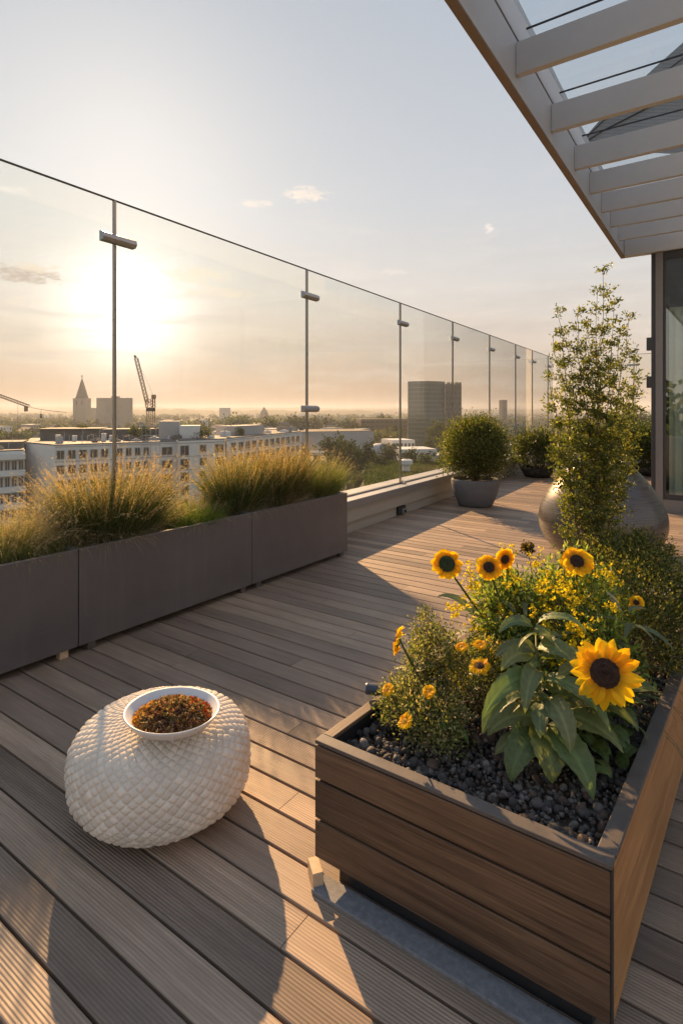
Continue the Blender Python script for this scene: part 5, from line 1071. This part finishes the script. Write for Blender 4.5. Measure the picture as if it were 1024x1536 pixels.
# cranes
def lattice(mb, p0, p1, w, n, r=.09, side=None):
    p0, p1 = np.array(p0, float), np.array(p1, float); d = unit(p1-p0); a = unit(np.cross(d, [.2, .1, 1.0])) if abs(d[2]) < .9 else np.array([RD[0], RD[1], 0]); b = np.cross(d, a)
    cs = [(a*i+b*j)*w/2 for i, j in ((-1, -1), (1, -1), (1, 1), (-1, 1))]
    for c in cs: mb.tube([p0+c, p1+c], r, 4)
    for k in range(n):
        for s in range(4):
            u0 = p0+(p1-p0)*k/n; u1 = p0+(p1-p0)*(k+1)/n; mb.tube([u0+cs[s], u1+cs[(s+1) % 4]], r*.6, 3, cap=False); mb.tube([u0+cs[s], u0+cs[(s+1) % 4]], r*.6, 3, cap=False)
M['crane'] = simple('crane_paint', (.20, .13, .07), .6, .1, .2, 1)
KZ = 150; q = at_depth(226, HOR, KZ); cr = empty('tower_crane', (q[0], q[1], GZ), 'luffing tower crane with steep lattice jib standing in front of the white apartment block', 'crane')
mb = MB(); lattice(mb, (q[0], q[1], GZ), (q[0], q[1], ZT_(617, KZ)), 1.6, 16); mb.build('mast', M['crane'], root=cr)
g0, g1 = at_depth(219, 617, KZ), at_depth(233, 610, KZ); mb = MB(); mb.prism([PD(219, KZ-1), PD(233, KZ-1), PD(233, KZ+1), PD(219, KZ+1)], ZT_(617, KZ), ZT_(611.5, KZ)); mb.build('machinery_deck', M['dark'], root=cr)
mb = MB(); lattice(mb, at_depth(224, 611, KZ), at_depth(223, 598, KZ), 1.5, 3); lattice(mb, at_depth(231, 611, KZ), at_depth(230, 592, KZ), .6, 4, .07); mb.build('a_frame', M['crane'], root=cr)
MB().prism([PD(227, KZ-1), PD(234, KZ-1), PD(234, KZ+1), PD(227, KZ+1)], ZT_(598, KZ), ZT_(592, KZ)).build('counterweight', M['crane'], root=cr)
mb = MB(); lattice(mb, at_depth(221, 605, KZ), at_depth(204, 536, KZ), .8, 13, .075); mb.tube([at_depth(204, 536, KZ), at_depth(201.5, 533, KZ)], .3, 6); mb.build('jib', M['crane'], root=cr)
mb = MB(); mb.tube([at_depth(204, 537, KZ), at_depth(230, 593, KZ)], .03, 3); mb.build('stay_cable', M['dark'], root=cr)
sc_ = empty('scaffold', (*PD(232, 118), GZ), 'tall thin scaffold frame beside the luffing crane mast', 'scaffold'); mb = MB()
for px in (213, 219, 226, 234, 240):
    for Zs in (117, 119): mb.tube([(*PD(px, Zs), GZ), (*PD(px, Zs), ZT_(618+abs(px-226)*1.4, Zs))], .05, 4)
for k in range(13):
    z = GZ+2+k*2.0
    for Zs in (117, 119): mb.tube([(*PD(213, Zs), z), (*PD(240, Zs), z)], .04, 4)
mb.build('poles', M['bgrey'], root=sc_)
K2 = 210; q = at_depth(-60, HOR, K2); c2_ = empty('tower_crane', (q[0], q[1], GZ), 'second crane whose boom slopes in from the left picture edge with a hanging block', 'crane')
mb = MB(); lattice(mb, (q[0], q[1], GZ), at_depth(-60, 570, K2), 1.6, 14); mb.build('mast', M['crane'], root=c2_)
mb = MB(); lattice(mb, at_depth(-60, 572, K2), at_depth(44, 609.5, K2), .9, 22, .10); mb.build('jib', M['crane'], root=c2_)
mb = MB()
pts = [at_depth(44+(100-44)*k/10, 609.5+9*(k/10)**.6, K2) for k in range(11)]; mb.tube(pts, .08, 4); mb.tube([at_depth(27, 603, K2), at_depth(26, 640, K2)], .05, 4); mb.tube([at_depth(62, 613, K2), at_depth(61, 622, K2)], .05, 4); mb.build('cable', M['dark'], root=c2_)
MB().prism([PD(36, K2-1), PD(42, K2-1), PD(42, K2+1), PD(36, K2+1)], ZT_(617, K2), ZT_(609, K2)).build('trolley_block', M['crane'], root=c2_)
MB().prism([PD(60, K2-.4), PD(63, K2-.4), PD(63, K2+.4), PD(60, K2+.4)], ZT_(627, K2), ZT_(621, K2)).build('hook', M['dark'], root=c2_)
# wood behind camera seen in the pavilion glass
for i, (x, y) in enumerate(((4, -34), (-6, -40), (14, -38), (22, -30), (-16, -36))):
    e = empty('tree', (x, y, GZ), 'tall leafy tree behind the viewer, reflected in the pavilion glass', 'tree', 'trees behind the viewer'); C = np.array([x, y, -1.5+i % 3]); nn = 900
    MB().tube([(x, y, GZ), (x, y, C[2])], [.4, .15], 6).build('trunk', M['bark'], root=e)
    P = C+unit(rng.normal(size=(nn, 3)))*rng.uniform(.3, 1, (nn, 1))*(4.5, 4.5, 5); V, Fc = leaf_cloud(P, rng.normal(size=(nn, 3)), .7, .5); npmesh('crown', V, Fc, M['treeleaf'], col=np.repeat(pal(nn, MG), 4, 0), root=e)
# ------------------------------------------------------------------ haze
DENS = .00023
m, t, out = newmat('haze_air'); pvn = t.n.new('ShaderNodeVolumePrincipled'); pvn.inputs['Color'].default_value = (.93, .95, .98, 1); pvn.inputs['Density'].default_value = DENS; pvn.inputs['Anisotropy'].default_value = .15
t.l.new(pvn.outputs[0], out.inputs['Volume'])
hz_ = MB().box((-7200, -7200, GZ-1.5), (7200, 7200, 62)).build('haze', m); tag(hz_, 'thin warm evening haze over the city', 'haze', kind='stuff')

for o in bpy.data.objects:
    l = o.get('label')
    if l and len(l.split()) > 15: print('LONG', len(l.split()), l)
